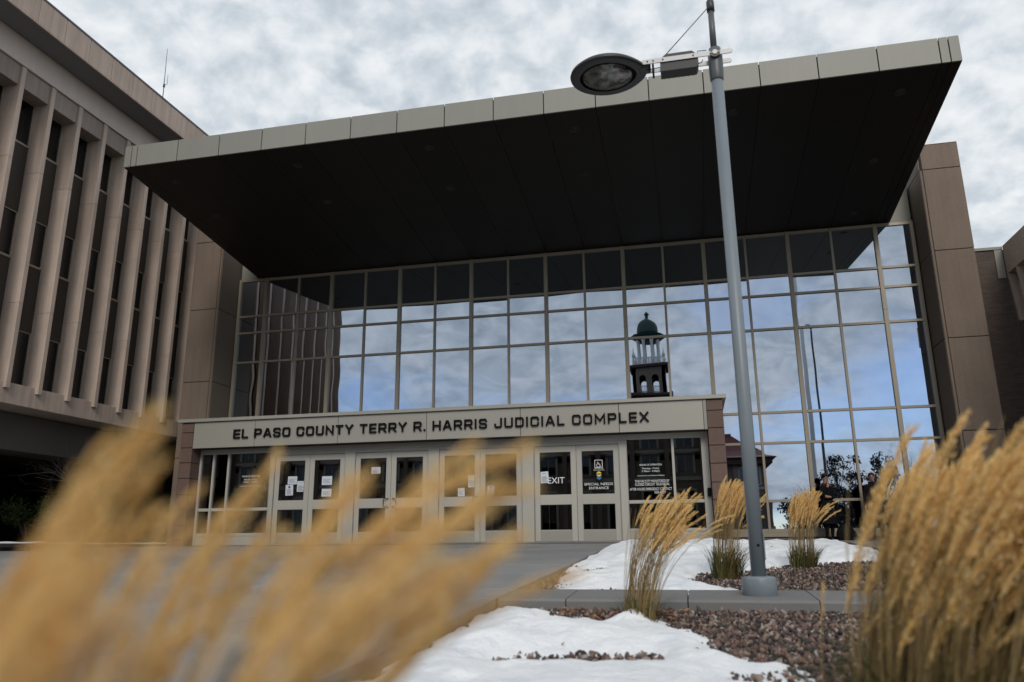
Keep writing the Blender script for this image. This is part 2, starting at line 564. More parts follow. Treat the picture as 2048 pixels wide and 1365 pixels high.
plaza = bpy.data.objects.new('plaza', None)
link(plaza)
tag(plaza, kind='structure')
px = [2.33 - 1.53 * i for i in range(0, 11)]
py = [-4.85, -7.0, -9.3, -11.6, -13.4, -15.12, -15.98, -18.1, -20.4, -22.9, -26.0]
G_ = 0.010
for i in range(len(px) - 1):
    for j in range(len(py) - 1):
        x1, x0, y1, y0 = px[i] - G_, px[i + 1] + G_, py[j] - G_, py[j + 1] + G_
        dz = random.uniform(-.003, .003)
        mb = MB()
        c = .008
        lo = [(x, y, gz(y) - .135) for x, y in ((x0, y0), (x1, y0), (x1, y1), (x0, y1))]
        mi_ = [(x, y, gz(y) + dz - c) for x, y in ((x0, y0), (x1, y0), (x1, y1), (x0, y1))]
        hi = [(x, y, gz(y) + dz) for x, y in ((x0 + c, y0 + c), (x1 - c, y0 + c), (x1 - c, y1 - c), (x0 + c, y1 - c))]
        fs = [(3, 2, 1, 0), (8, 9, 10, 11)]
        for q in range(4):
            r_ = (q + 1) % 4
            fs += [(q, r_, r_ + 4, q + 4), (q + 4, r_ + 4, r_ + 8, q + 8)]
        mb.add(lo + mi_ + hi, fs)
        mb.build('paving_slab', MAT['concrete'], plaza)

# kerb between the two planting beds
kerb = bpy.data.objects.new('kerb', None)
link(kerb)
tag(kerb, kind='structure')
kx = [2.345, 2.95, 3.98, 5.02, 6.04, 7.1]
for a, b_ in zip(kx[:-1], kx[1:]):
    mb = MB()
    ys, z = (-15.98, -15.14), [gz(-15.98), gz(-15.14)]
    prof = [(ys[0], -.85), (ys[0], z[0] - .02), (ys[0] + .02, z[0]), (ys[1], z[1]), (ys[1], -.85)]
    mb.prism(prof, a + .005, b_ - .005, axis='x')
    mb.build('kerb_stone', MAT['kerb'], kerb)
# paved path to the right of the beds
pth = bpy.data.objects.new('path', None)
link(pth)
tag(pth, kind='structure')
for j in range(6):
    y1, y0 = -4.9 - j * 2.0, -6.9 - j * 2.0
    mb = MB()
    mb.add([(7.2, y0 + .006, gz(y0)), (9.6, y0 + .006, gz(y0)), (9.6, y1 - .006, gz(y1)), (7.2, y1 - .006, gz(y1)),
            (7.2, y0 + .006, gz(y0) - .15), (9.6, y0 + .006, gz(y0) - .15), (9.6, y1 - .006, gz(y1) - .15), (7.2, y1 - .006, gz(y1) - .15)],
           [(0, 1, 2, 3), (7, 6, 5, 4), (0, 4, 5, 1), (1, 5, 6, 2), (2, 6, 7, 3), (3, 7, 4, 0)])
    mb.build('paving_slab', MAT['concrete'], pth)

BED_F, BED_B = -0.095, -0.055
sheet('front_bed_soil', [2.34, 12.0], [-27, -26, -15.97], BED_F, MAT['soil'])
bb = sheet('rear_bed_soil', [2.34, 7.19], [-15.15, -4.84], BED_B, MAT['soil'])


def pt_in(poly, x, y):
    c = False
    n = len(poly)
    for i in range(n):
        x1, y1 = poly[i]
        x2, y2 = poly[(i + 1) % n]
        if (y1 > y) != (y2 > y) and x < (x2 - x1) * (y - y1) / (y2 - y1) + x1:
            c = not c
    return c


def sdist(poly, X, Y):
    """Signed distance of grid points to a polygon, positive inside (numpy)."""
    d = np.full(X.shape, 1e9)
    ins = np.zeros(X.shape, bool)
    n = len(poly)
    for i in range(n):
        x1, y1 = poly[i]
        x2, y2 = poly[(i + 1) % n]
        ex, ey = x2 - x1, y2 - y1
        t = np.clip(((X - x1) * ex + (Y - y1) * ey) / (ex * ex + ey * ey + 1e-12), 0, 1)
        d = np.minimum(d, np.hypot(X - x1 - t * ex, Y - y1 - t * ey))
        cond = ((y1 > Y) != (y2 > Y)) & (X < (x2 - x1) * (Y - y1) / (y2 - y1 + 1e-12) + x1)
        ins ^= cond
    return np.where(ins, d, -d)


def fbm(X, Y, scale, octv, seed):
    out = np.zeros(X.shape)
    amp, tot = 1.0, 0.0
    for o in range(octv):
        s = scale * 2 ** o
        rg = np.random.default_rng(seed + o)
        n = 64
        g = rg.random((n, n))
        u, v = X * s, Y * s
        iu, iv = np.floor(u).astype(int), np.floor(v).astype(int)
        fu, fv = u - iu, v - iv
        fu, fv = fu * fu * (3 - 2 * fu), fv * fv * (3 - 2 * fv)
        q = lambda a, b: g[a % n, b % n]
        out += amp * ((q(iu, iv) * (1 - fu) + q(iu + 1, iv) * fu) * (1 - fv) + (q(iu, iv + 1) * (1 - fu) + q(iu + 1, iv + 1) * fu) * fv)
        tot += amp
        amp *= .5
    return out / tot


def snow_sheet(x0, x1, y0, y1, step, polys, holes, bed, thick, seed, soft=.30, bumps=()):
    xs, ys = np.arange(x0, x1 + 1e-6, step), np.arange(y0, y1 + 1e-6, step)
    X, Y = np.meshgrid(xs, ys)
    d = np.max([sdist(p, X, Y) for p in polys], axis=0)
    for h in holes:
        d = np.minimum(d, -sdist(h, X, Y))
    d = d + .05 + (fbm(X, Y, 2.2, 4, seed) - .5) * .34 + (fbm(X, Y, 8.0, 3, seed + 20) - .5) * .20
    prof = np.where(d > 0, 1 - np.exp(-np.maximum(d, 0) / soft), d * 2.0)
    nz = fbm(X + 9, Y - 4, 1.5, 5, seed + 40)
    h = prof * thick * (.45 + 1.1 * nz) + np.where(d > 0, (fbm(X, Y, 5, 4, seed + 80) - .5) * .075, 0) * np.clip(d / .1, 0, 1)
    for bx, by, br, bh in bumps:
        h = h + np.where(d > -.1, bh * np.exp(-((X - bx) ** 2 + (Y - by) ** 2) / br ** 2), 0)
    G = np.where(Y >= -4.2, 0, SL * (np.maximum(Y, -26) + 4.2)) + bed
    Z = G + np.maximum(h, -.06)
    nx = len(xs)
    keep = h > -.055
    vs = np.stack([X, Y, Z], -1).reshape(-1, 3)
    fs = []
    ny = len(ys)
    for j in range(ny - 1):
        for i in range(nx - 1):
            if keep[j, i] or keep[j, i + 1] or keep[j + 1, i] or keep[j + 1, i + 1]:
                fs.append((j * nx + i, j * nx + i + 1, (j + 1) * nx + i + 1, (j + 1) * nx + i))
    used = sorted({i for f in fs for i in f})
    mp_ = {o: i for i, o in enumerate(used)}
    mb = MB()
    mb.add(vs[used].tolist(), [tuple(mp_[i] for i in f) for f in fs], 0, True)
    o = mb.build('snow', MAT['snow'], fix=False)
    return tag(o, kind='stuff'), (xs, ys, h)


SNOW_F = [(2.38, -16.1), (2.9, -16.2), (3.12, -16.55), (3.0, -17.0), (3.35, -17.1), (3.48, -16.72), (3.78, -16.85), (4.0, -17.45), (4.1, -18.1), (4.5, -18.35), (4.6, -18.66), (4.3, -18.75), (4.62, -19.15), (4.75, -20.6), (2.38, -20.6)]
SNOW_FH = [[(2.86, -18.36), (3.3, -18.2), (3.75, -18.12), (3.72, -18.24), (3.3, -18.36), (2.98, -18.56), (2.84, -18.5)]]
front_snow, hf = snow_sheet(2.36, 5.1, -21.0, -16.0, .03, [SNOW_F], SNOW_FH, BED_F, .115, 3, bumps=((3.55, -16.95, .28, .07), (3.2, -17.6, .5, .03)))
SNOW_B = [(2.68, -15.14), (3.2, -15.16), (3.75, -15.1), (4.5, -15.1), (4.25, -14.5), (3.95, -13.6), (4.2, -12.9), (4.9, -12.3), (5.3, -11.5), (5.9, -10.9), (7.1, -10.4), (7.1, -5.0), (2.42, -5.0), (2.32, -9.0), (2.42, -11.5)]
SNOW_BH = [[(5.5, -9.6), (6.2, -9.2), (6.6, -9.6), (6.1, -10.2)], [(5.2, -7.6), (5.9, -7.2), (6.0, -7.6)], [(2.5, -12.4), (2.9, -11.8), (2.8, -12.9)], [(3.1, -15.16), (3.6, -15.16), (3.5, -14.98), (3.15, -15.0)]]
back_snow, hb = snow_sheet(2.34, 7.15, -15.12, -4.86, .045, [SNOW_B], SNOW_BH, BED_B, .15, 11, soft=.35, bumps=((3.0, -7.6, .9, .06), (4.6, -9.0, .8, .05), (3.3, -12.6, .7, .03)))


def snow_h(hh, x, y):
    xs, ys, h = hh
    if not (xs[0] <= x <= xs[-1] and ys[0] <= y <= ys[-1]):
        return -1
    return float(h[min(int((y - ys[0]) / (ys[1] - ys[0])), len(ys) - 1), min(int((x - xs[0]) / (xs[1] - xs[0])), len(xs) - 1)])


# gravel: loose broken stones, one joined mesh of separate little rocks
def gravel():
    bm = bmesh.new()
    bmesh.ops.create_icosphere(bm, subdivisions=1, radius=1)
    V0 = np.array([v.co[:] for v in bm.verts])
    F0 = np.array([[v.index for v in f.verts] for f in bm.faces])
    bm.free()
    protos = []
    for i in range(14):
        g = np.random.default_rng(100 + i)
        v = V0 * (1 + (g.random((len(V0), 1)) - .5) * .75) + (g.random(V0.shape) - .5) * .25
        # chop two flat sides so the stones look broken
        for _ in range(6):
            n = g.normal(size=3)
            n /= np.linalg.norm(n)
            dd = v @ n
            v = v - np.outer(np.maximum(dd - .50, 0), n)
        protos.append(v * np.array([1, .8, .62]))
    P = []

    def scatter(x0, x1, y0, y1, bed, hh, step, smin, smax):
        y = y0
        while y < y1:
            x = x0
            while x < x1:
                xx, yy = x + RNG.uniform(-.5, .5) * step, y + RNG.uniform(-.5, .5) * step
                if snow_h(hh, xx, yy) < .03:
                    P.append((xx, yy, gz(yy) + bed + RNG.uniform(0.0, .022), RNG.uniform(smin, smax)))
                x += step
            y += step
    scatter(2.42, 7.4, -19.9, -16.05, BED_F, hf, .037, .011, .041)
    scatter(2.40, 7.1, -15.1, -10.0, BED_B, hb, .05, .018, .036)
    scatter(7.4, 10.5, -18.0, -16.05, BED_F, hf, .06, .02, .036)
    vs, fs, o = [], [], 0
    for x, y, z, s in P:
        v = protos[RNG.integers(14)]
        e = Euler((RNG.uniform(0, 6.3), RNG.uniform(0, 6.3), RNG.uniform(0, 6.3))).to_matrix()
        v = v @ np.array(e) * s + np.array([x, y, z])
        vs.append(v)
        fs.append(F0 + o)
        o += len(v)
    vs, fs = np.concatenate(vs), np.concatenate(fs)
    me = bpy.data.meshes.new('gravel')
    me.vertices.add(len(vs))
    me.vertices.foreach_set('co', vs.ravel())
    me.loops.add(fs.size)
    me.loops.foreach_set('vertex_index', fs.ravel().astype(np.int32))
    me.polygons.add(len(fs))
    me.polygons.foreach_set('loop_start', np.arange(0, fs.size, 3, dtype=np.int32))
    me.update(calc_edges=True)
    me.validate()
    me.materials.append(MAT['gravel'])
    ob = bpy.data.objects.new('gravel', me)
    link(ob)
    tag(ob, kind='stuff')
    print('stones', len(P))


gravel()

# ------------------------------------------------------------------ entrance hall: body, glass wall, canopy, piers
hall = thing('entrance_hall', 'dark body and roof of the entrance hall behind the tall glass wall', 'building', (0, 6, 0))
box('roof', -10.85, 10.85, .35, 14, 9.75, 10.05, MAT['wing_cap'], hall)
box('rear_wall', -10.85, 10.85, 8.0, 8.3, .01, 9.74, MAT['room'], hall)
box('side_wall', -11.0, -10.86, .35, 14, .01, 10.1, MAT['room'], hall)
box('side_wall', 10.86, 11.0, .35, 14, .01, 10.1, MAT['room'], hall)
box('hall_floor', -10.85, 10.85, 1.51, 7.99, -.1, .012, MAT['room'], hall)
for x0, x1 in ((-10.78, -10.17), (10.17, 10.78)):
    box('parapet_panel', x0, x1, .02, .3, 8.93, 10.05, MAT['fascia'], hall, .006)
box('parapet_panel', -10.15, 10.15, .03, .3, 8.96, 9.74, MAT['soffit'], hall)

MOD = 1.22
ROWZ = [8.886, 7.585, 6.997, 5.964, 3.525, 2.661, 1.068, .266]
cw = thing('curtain_wall', 'tall mirror glass wall in a bronze grid under the big canopy', 'glass wall', (0, 0, 0))
mx = [-10.75] + [(i - 9) * MOD for i in range(1, 18)] + [10.75]
VB = (-9.4, 4.85)          # the vestibule stands in front of the wall here
for i, x in enumerate(mx):
    major = i in (0, 18) or i % 2 == 1
    w = .048 if i in (0, 18) else (.058 if major else .034)
    zb = .20
    mb = MB().box(x - w, x + w, -.055 if major else -.04, .10, zb, ROWZ[0] + .045, 0, .004)
    if major and 0 < i < 18:                      # splice joint, as on the real posts
        mb.box(x - w - .001, x + w + .001, -.057, .0, 6.33, 6.336, 1)
    mb.build('mullion', [MAT['mull'], MAT['gasket']], cw)
for j, z in enumerate(ROWZ):
    h = .045 if j == 0 else (.05 if j == 7 else .036)
    for i in range(18):
        a = mx[i] + (.058 if i % 2 == 1 else .034) * (1 if i else 1.2)
        b_ = mx[i + 1] - (.058 if (i + 1) % 2 == 1 else .034)
        box('transom', a + .001, b_ - .001, -.034, .08, z - h, z + h, MAT['mull'], cw, .004)
for i in range(18):
    for j in range(7):
        x0, x1, z1, z0 = mx[i] + .02, mx[i + 1] - .02, ROWZ[j] - .02, ROWZ[j + 1] + .02
        if j >= 4 and x0 > VB[0] and x1 < VB[1]:
            continue
        n = 8
        w, h = x1 - x0, z1 - z0
        amp = random.gauss(0, .0008) * (1 + .4 * (h > 2)) + .0003
        tx, tz = random.gauss(0, .0008), random.gauss(0, .0010)
        wav = random.gauss(0, .0006) * (2.0 if h > 2 else 1)
        ph = random.uniform(0, 6.3)
        if i in (11, 12):
            amp, wav, tx, tz = amp * .25, wav * .3, tx * .5, tz * .5
        nv = n * (3 if h > 2 else 1)
        vs, fs = [], []
        for b_ in range(nv + 1):
            for a in range(n + 1):
                s, t = a / n, b_ / nv
                y = .012 + amp * 4 * (s * (1 - s) + t * (1 - t)) + tx * (s - .5) * w + tz * (t - .5) * h
                y += wav * math.sin(t * h * 5.0 + ph) * (s - .2) * 1.2
                vs.append((x0 + s * w, y, z0 + t * h))
        for b_ in range(nv):
            for a in range(n):
                q = b_ * (n + 1) + a
                fs.append((q, q + 1, q + n + 2, q + n + 1))
        MB().add(vs, fs, 0, True).build('glass_pane', MAT['glass'], cw, fix=False)
box('sill', -10.8, 10.8, -.09, .12, .10, .215, MAT['mull'], cw, .006)
box('base', -10.8, 10.8, -.05, .12, .0, .10, MAT['floor'], cw)

# canopy
can = thing('canopy', 'huge flat canopy with pale fascia panels and dark underside over the entrance', 'canopy', (0, -3.4, 9.3))
FY, FZB, FZT, SZ0 = -6.9, 9.74, 10.34, 8.95


def soz(y):
    return SZ0 + (FZB - SZ0) * (-y / 6.9)


jx = [-10.12, -9.90] + [(i - 9) * MOD + .03 for i in range(1, 18)] + [9.98, 10.19]
jx[0] = -10.10
g2 = .011
for a, b_ in zip(jx[:-1], jx[1:]):
    if b_ - a < .02:
        continue
    e0 = -.002 if a == jx[0] else g2
    e1 = -.002 if b_ == jx[-1] else g2
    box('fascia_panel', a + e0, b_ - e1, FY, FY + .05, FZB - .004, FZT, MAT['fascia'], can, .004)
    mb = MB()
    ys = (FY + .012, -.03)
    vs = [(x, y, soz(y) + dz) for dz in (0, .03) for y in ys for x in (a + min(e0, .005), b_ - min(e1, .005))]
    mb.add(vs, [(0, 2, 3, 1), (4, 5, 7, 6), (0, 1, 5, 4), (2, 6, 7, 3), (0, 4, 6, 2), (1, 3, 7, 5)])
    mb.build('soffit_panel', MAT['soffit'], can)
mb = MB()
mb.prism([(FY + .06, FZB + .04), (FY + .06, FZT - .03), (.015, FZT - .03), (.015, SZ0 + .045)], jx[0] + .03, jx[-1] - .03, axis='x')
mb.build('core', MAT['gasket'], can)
mb = MB()
for x0, x1 in ((jx[0] - .004, jx[0] + .026), (jx[-1] - .026, jx[-1] + .004)):
    for q in range(3):
        ya, yb = FY + .055 + q * 2.28, FY + .055 + (q + 1) * 2.28 - .012
        MB().prism([(ya, soz(ya) + .002), (yb, soz(yb) + .002), (yb, FZT), (ya, FZT)], x0, x1, axis='x').build('side_panel', MAT['fascia'], can)
DL = [(9.16, -6.07), (9.12, -3.39), (9.08, -.76), (5.57, -6.08), (1.86, -4.23), (1.88, -6.17), (-1.83, -6.14), (-1.84, -4.24), (-5.47, -6.06), (-5.5, -4.24), (-9.14, -6.01), (-9.09, -4.17), (5.5, -.66)]
sl_ang = math.atan2(FZB - SZ0, 6.9)
for i, (x, y) in enumerate(DL):
    mb = MB()
    r_ = .105
    n = 24
    ring, fs = [], []
    for rr, dz in ((r_, 0), (r_, -.012), (r_ - .018, -.012), (r_ - .024, .02)):
        for q in range(n):
            t = 6.28318 * q / n
            dx, dy = rr * math.cos(t), rr * math.sin(t)
            ring.append((x + dx, y + dy, soz(y + dy) + dz))
    for k_ in range(3):
        for q in range(n):
            fs.append((k_ * n + q, k_ * n + (q + 1) % n, (k_ + 1) * n + (q + 1) % n, (k_ + 1) * n + q))
    mb.add(ring, fs, 0, True)
    o = mb.build('downlight', MAT['trim'], can)
    lz = MB()
    lz.lathe([(.079, 0), (.05, -.004), (.0, -.005)], (x, y, soz(y) - .0045), 20)
    lz.build('lamp_lens', MAT['lamp_box'], o)

# stone clad piers either side of the glass
PZ = [0.0, 2.70, 5.15, 7.60, 10.0, 10.75]
for side in (-1, 1):
    pr = thing('stone_pier', 'brown aggregate panel pier %s' % ('beside the ribbed wing, its head hidden behind the canopy' if side < 0 else 'next to the brick wall, its head standing against the sky'),
               'pier', (side * 11.35, -.5, 0))
    xi, xo = side * 10.84, side * 11.90
    a, b_ = min(xi, xo), max(xi, xo)
    box('core', a + .03, b_ - .03, -1.07, 2.6, 0, 10.7, MAT['gasket'], pr)
    for z0, z1 in zip(PZ[:-1], PZ[1:]):
        z1_ = z1 - .018
        # front panel leaves a slim reveal strip at the inner corner
        if side > 0:
            box('front_panel', a + .085, b_, -1.1, -1.04, z0, z1_, MAT['agg'], pr, .008)
        else:
            box('front_panel', a, b_ - .085, -1.1, -1.04, z0, z1_, MAT['agg'], pr, .008)
        q = (xi, xi + side * .035)
        box('inner_panel', min(q), max(q), -1.06, .30, z0, z1_, MAT['agg_side'], pr, .006)
        q = (xo - side * .035, xo)
        box('outer_panel', min(q), max(q), -1.035, 2.6, z0, z1_, MAT['agg'], pr, .006)
    q = (xi + side * .012, xi + side * .072)
    box('corner_strip', min(q), max(q), -1.085, -1.062, 0, 9.98, MAT['agg'], pr, .003)
    box('cap', a, b_, -1.1, 2.6, 10.735, 10.76, MAT['agg'], pr, .008)

# ------------------------------------------------------------------ vestibule with sign and doors
ves = thing('entrance_vestibule', 'low projecting entrance with a long lettered sign panel and glazed double doors', 'entrance', (-2.3, -2, 0))
VY, DY = -4.2, -3.75
box('cap', -9.6, 5.0, VY - .06, 0 - .07, 3.27, 3.36, MAT['sign'], ves, .006)
box('roof_deck', -9.5, 4.9, VY + .03, -.07, 3.20, 3.268, MAT['gasket'], ves)
sj = [-9.12, -7.27, -4.86, -2.42, .03, 2.47, 4.46]
for a, b_ in zip(sj[:-1], sj[1:]):
    box('sign_panel', a + .006, b_ - .006, VY, VY + .04, 2.555, 3.262, MAT['sign'], ves, .004)
box('sign_edge', 4.462, 4.535, VY - .012, VY + .04, 2.55, 3.265, MAT['fascia'], ves, .004)
box('sign_core', -9.12, 4.53, VY + .042, DY + .02, 2.58, 3.2, MAT['gasket'], ves)
box('lobby_soffit', -9.12, 4.53, VY + .02, DY + .02, 2.558, 2.578, MAT['soffit'], ves)
bz = [0.0, .14, .53, .93, 1.33, 1.76, 2.18, 2.585, 3.0, 3.262]
for x0, x1 in ((-9.5, -9.13), (4.54, 4.91)):
    pil = box('pilaster', x0 + .02, x1 - .02, VY + .02, -.08, 0, 3.2, MAT['gasket'], ves)
    for z0, z1 in zip(bz[:-1], bz[1:]):
        MB().box(x0, x1, VY, VY + .44, z0, z1 - .014, 0, .008).build('granite_block', MAT['granite'], pil)
        for q in range(3):
            MB().box(x0, x1, VY + .452 + q * 1.22, VY + .452 + q * 1.22 + 1.208, z0, z1 - .014, 0, .008).build('granite_block', MAT['granite'], pil)
box('wall_switch', 4.44, 4.52, DY - .16, DY - .06, 1.02, 1.22, MAT['black'], ves, .01)
# frame of posts and header
box('header', -9.12, 4.53, DY - .05, DY + .06, 2.42, 2.556, MAT['door'], ves, .004)
posts = [(-9.12, -9.06), (-8.72, -8.66), (-8.26, -8.20), (-6.96, -6.84), (-4.79, -4.52), (-2.49, -2.21), (-.02, .27), (2.41, 2.58), (3.66, 3.72), (4.36, 4.53)]
for a, b_ in posts:
    o = box('post', a, b_, DY - .06, DY + .05, .0, 2.418, MAT['door'], ves, .004)
    if b_ - a > .1 and 3 > a > -7:
        for xe in (a - .014, b_ + .002):
            MB().box(xe, xe + .012, DY - .058, DY - .02, .0, 2.40).build('steel_edge', MAT['steel'], o)
box('threshold', -6.84, 2.41, DY - .12, DY + .1, .001, .025, MAT['steel'], ves, .004)


def pane(name, x0, x1, z0, z1, y, m, parent):
    mb = MB()
    mb.box(x0, x1, y - .004, y + .004, z0, z1)
    return mb.build(name, m, parent)


def sidelight(x0, x1):
    box('side_rail', x0, x1, DY - .04, DY + .04, .89, .97, MAT['door'], ves, .004)
    box('side_rail', x0, x1, DY - .04, DY + .04, .23, .31, MAT['door'], ves, .004)
    box('side_panel', x0, x1, DY - .03, DY + .03, .0, .228, MAT['door'], ves, .004)
    pane('side_window', x0, x1, .971, 2.418, DY, MAT['door_glass'], ves)
    pane('side_window', x0, x1, .311, .889, DY, MAT['door_glass'], ves)


for a, b_ in ((-9.058, -8.722), (-8.658, -8.262), (-8.198, -6.962), (2.582, 3.658), (3.722, 4.358)):
    sidelight(a, b_)


def text_mesh(name, s, size, x, z, y, m, parent, align='LEFT', width=None, space=1.0):
    """Flat printed lettering turned into a mesh standing on the plane y, reading from -Y."""
    cu = bpy.data.curves.new('lettering', 'FONT')
    cu.body = s
    cu.size = size
    cu.align_x = align
    cu.extrude = .0012
    cu.space_character = space
    o = bpy.data.objects.new('tmp', cu)
    COL.objects.link(o)
    bpy.context.view_layer.update()
    me = bpy.data.meshes.new_from_object(o)
    bpy.data.objects.remove(o)
    co = np.array([v.co[:] for v in me.vertices])
    if len(co) == 0:
        return None
    if width:
        w = co[:, 0].max() - co[:, 0].min()
        co[:, 0] *= width / w
    for v, c in zip(me.vertices, co):
        v.co = (c[0] + x, y - c[2], c[1] + z)
    me.materials.clear()
    me.materials.append(m)
    ob = bpy.data.objects.new(name, me)
    link(ob, parent)
    if parent.type == 'EMPTY':
        ob.matrix_parent_inverse = Matrix.Translation(parent.location).inverted()
    return ob


def door_leaf(x0, x1, hinge_left, handle):
    st = .135
    mb = MB()
    z0, z1 = .03, 2.33
    mb.box(x0, x0 + st, DY - .025, DY + .025, z0, z1, 0, .003)
    mb.box(x1 - st, x1, DY - .025, DY + .025, z0, z1, 0, .003)
    for a, b_ in ((z0, .30), (.90, 1.14), (2.18, z1)):
        mb.box(x0 + st + .0005, x1 - st - .0005, DY - .024, DY + .024, a, b_, 0, .003)
    d = mb.build('door', MAT['door'], ves)
    for a, b_ in ((.30, .90), (1.14, 2.18)):
        bd = MB()
        for c0, c1, e0, e1 in ((x0 + st, x1 - st, a, a + .012), (x0 + st, x1 - st, b_ - .012, b_), (x0 + st, x0 + st + .012, a + .012, b_ - .012), (x1 - st - .012, x1 - st, a + .012, b_ - .012)):
            bd.box(c0, c1, DY - .019, DY + .019, e0, e1)
        bd.build('glazing_bead', MAT['gasket'], d)
        pane('door_window', x0 + st + .003, x1 - st - .003, a + .003, b_ - .003, DY, MAT['door_glass'], d)
    mk = MB()
    mk.box(x0 + st + .002, x1 - st - .002, DY - .028, DY - .0245, .05, .285, 0, .001)
    mk.build('kick_plate', MAT['sign'], d)
    if handle:
        hx = x1 - st * .5 if hinge_left else x0 + st * .5
        off_ = -.10 if hinge_left else .10
        hd = MB()
        hd.tube([(hx, DY - .02, 1.13), (hx + off_ * .25, DY - .085, 1.13), (hx + off_, DY - .085, 1.12), (hx + off_, DY - .085, .93), (hx + off_ * .25, DY - .085, .92), (hx, DY - .02, .92)], .013, 10)
        hd.lathe([(.028, 0), (.028, .02), (.0, .022)], (hx, DY - .04, 1.12), 12)
        hd.lathe([(.028, 0), (.028, .02), (.0, .022)], (hx, DY - .04, .91), 12)
        hd.build('handle', MAT['handle'], d)
    return d


leaves = []
for k_, (a, b_) in enumerate(((-6.84, -4.79), (-4.52, -2.49), (-2.21, -.02), (.27, 2.41))):
    m_ = (a + b_) / 2
    box('door_head', a, b_, DY - .04, DY + .04, 2.338, 2.418, MAT['door'], ves, .003)
    leaves.append((door_leaf(a + .018, m_ - .004, True, k_ in (1, 2)), door_leaf(m_ + .004, b_ - .018, False, k_ in (1, 2))))

WY = DY - .006
dl, dr = leaves[3]
text_mesh('exit_lettering', 'EXIT', .215, .60, 1.415, WY, MAT['white_mark'], dl, width=.42)
text_mesh('entrance_lettering', 'SPECIAL NEEDS', .088, 1.52, 1.345, WY, MAT['white_mark'], dr, width=.70)
text_mesh('entrance_lettering', 'ENTRANCE', .088, 1.63, 1.25, WY, MAT['white_mark'], dr, width=.48)
text_mesh('small_lettering', 'WHEELCHAIR ACCESS', .034, 1.78, 1.735, WY, MAT['white_mark'], dr, width=.22)
text_mesh('small_lettering', 'THIS ENTRANCE ONLY', .034, 1.75, 1.70, WY, MAT['white_mark'], dr, width=.28)
# accessible sign: square outline and seated figure
mb = MB()
x0, x1, z0, z1 = 1.79, 1.985, 1.765, 1.96
for a in ((x0, x1, z0, z0 + .012), (x0, x1, z1 - .012, z1), (x0, x0 + .012, z0 + .012, z1 - .012), (x1 - .012, x1, z0 + .012, z1 - .012)):
    mb.box(a[0], a[1], WY - .001, WY, a[2], a[3])
cx, cz = 1.885, 1.825
mb.tube([(cx - .02, WY - .001, 1.905), (cx - .012, WY - .001, 1.86), (cx + .03, WY - .001, 1.853), (cx + .045, WY - .001, 1.80), (cx + .065, WY - .001, 1.80)], .009, 6)
mb.tube([(cx - .016, WY - .001, 1.882), (cx + .02, WY - .001, 1.880)], .006, 6)
mb.tube([(cx + .045 * math.cos(t), WY - .001, cz + .045 * math.sin(t)) for t in [R(a) for a in range(130, 351, 20)]], .007, 6)
mb.lathe([(.016, 0), (.0161, .002)], (cx - .022, WY - .001, 1.928), 12)
mb.build('access_symbol', MAT['white_mark'], dr)
mb = MB()
disc = [(1.89 + .062 * math.cos(6.2832 * i / 28), 1.615 + .062 * math.sin(6.2832 * i / 28)) for i in range(28)]
mb.prism(disc, WY - .002, WY, 0)
mb.box(1.83, 1.95, WY - .0035, WY - .002, 1.60, 1.632, 2)
mb.prism([(1.825, 1.545), (1.955, 1.545), (1.935, 1.50), (1.89, 1.475), (1.845, 1.50)], WY - .002, WY, 1)
mb.build('round_sticker', [MAT['yellow'], MAT['blue'], MAT['ink']], dr)


def side_text(x, parent, full):
    L = [('HOURS OF OPERATION', .062, 1.785, .53), ('Monday - Friday', .058, 1.70, .40), ('7:30am - 5:00pm', .058, 1.635, .42), ('Closed State and Federal Holidays', .04, 1.535, .64)]
    for s, sz, z, w in L:
        t = text_mesh('hours_lettering', s, sz, x - w / 2, z, WY, MAT['white_mark'], parent, width=w)
    if full:
        for s, z, x0_, w in (('THIS FACILITY MONITORED BY', 1.385, 2.75, .82), ('CLOSED CIRCUIT TELEVISION.', 1.31, 2.75, .82), ('AFTER HOURS EMERGENCY CONTACT', 1.20, 2.62, 1.0), ('520-6507', 1.12, 3.2, .27)):
            text_mesh('notice_lettering', s, .088, x0_, z, WY, MAT['white_mark'], parent, width=w)


side_text(3.14, ves, True)
side_text(-7.55, ves, False)

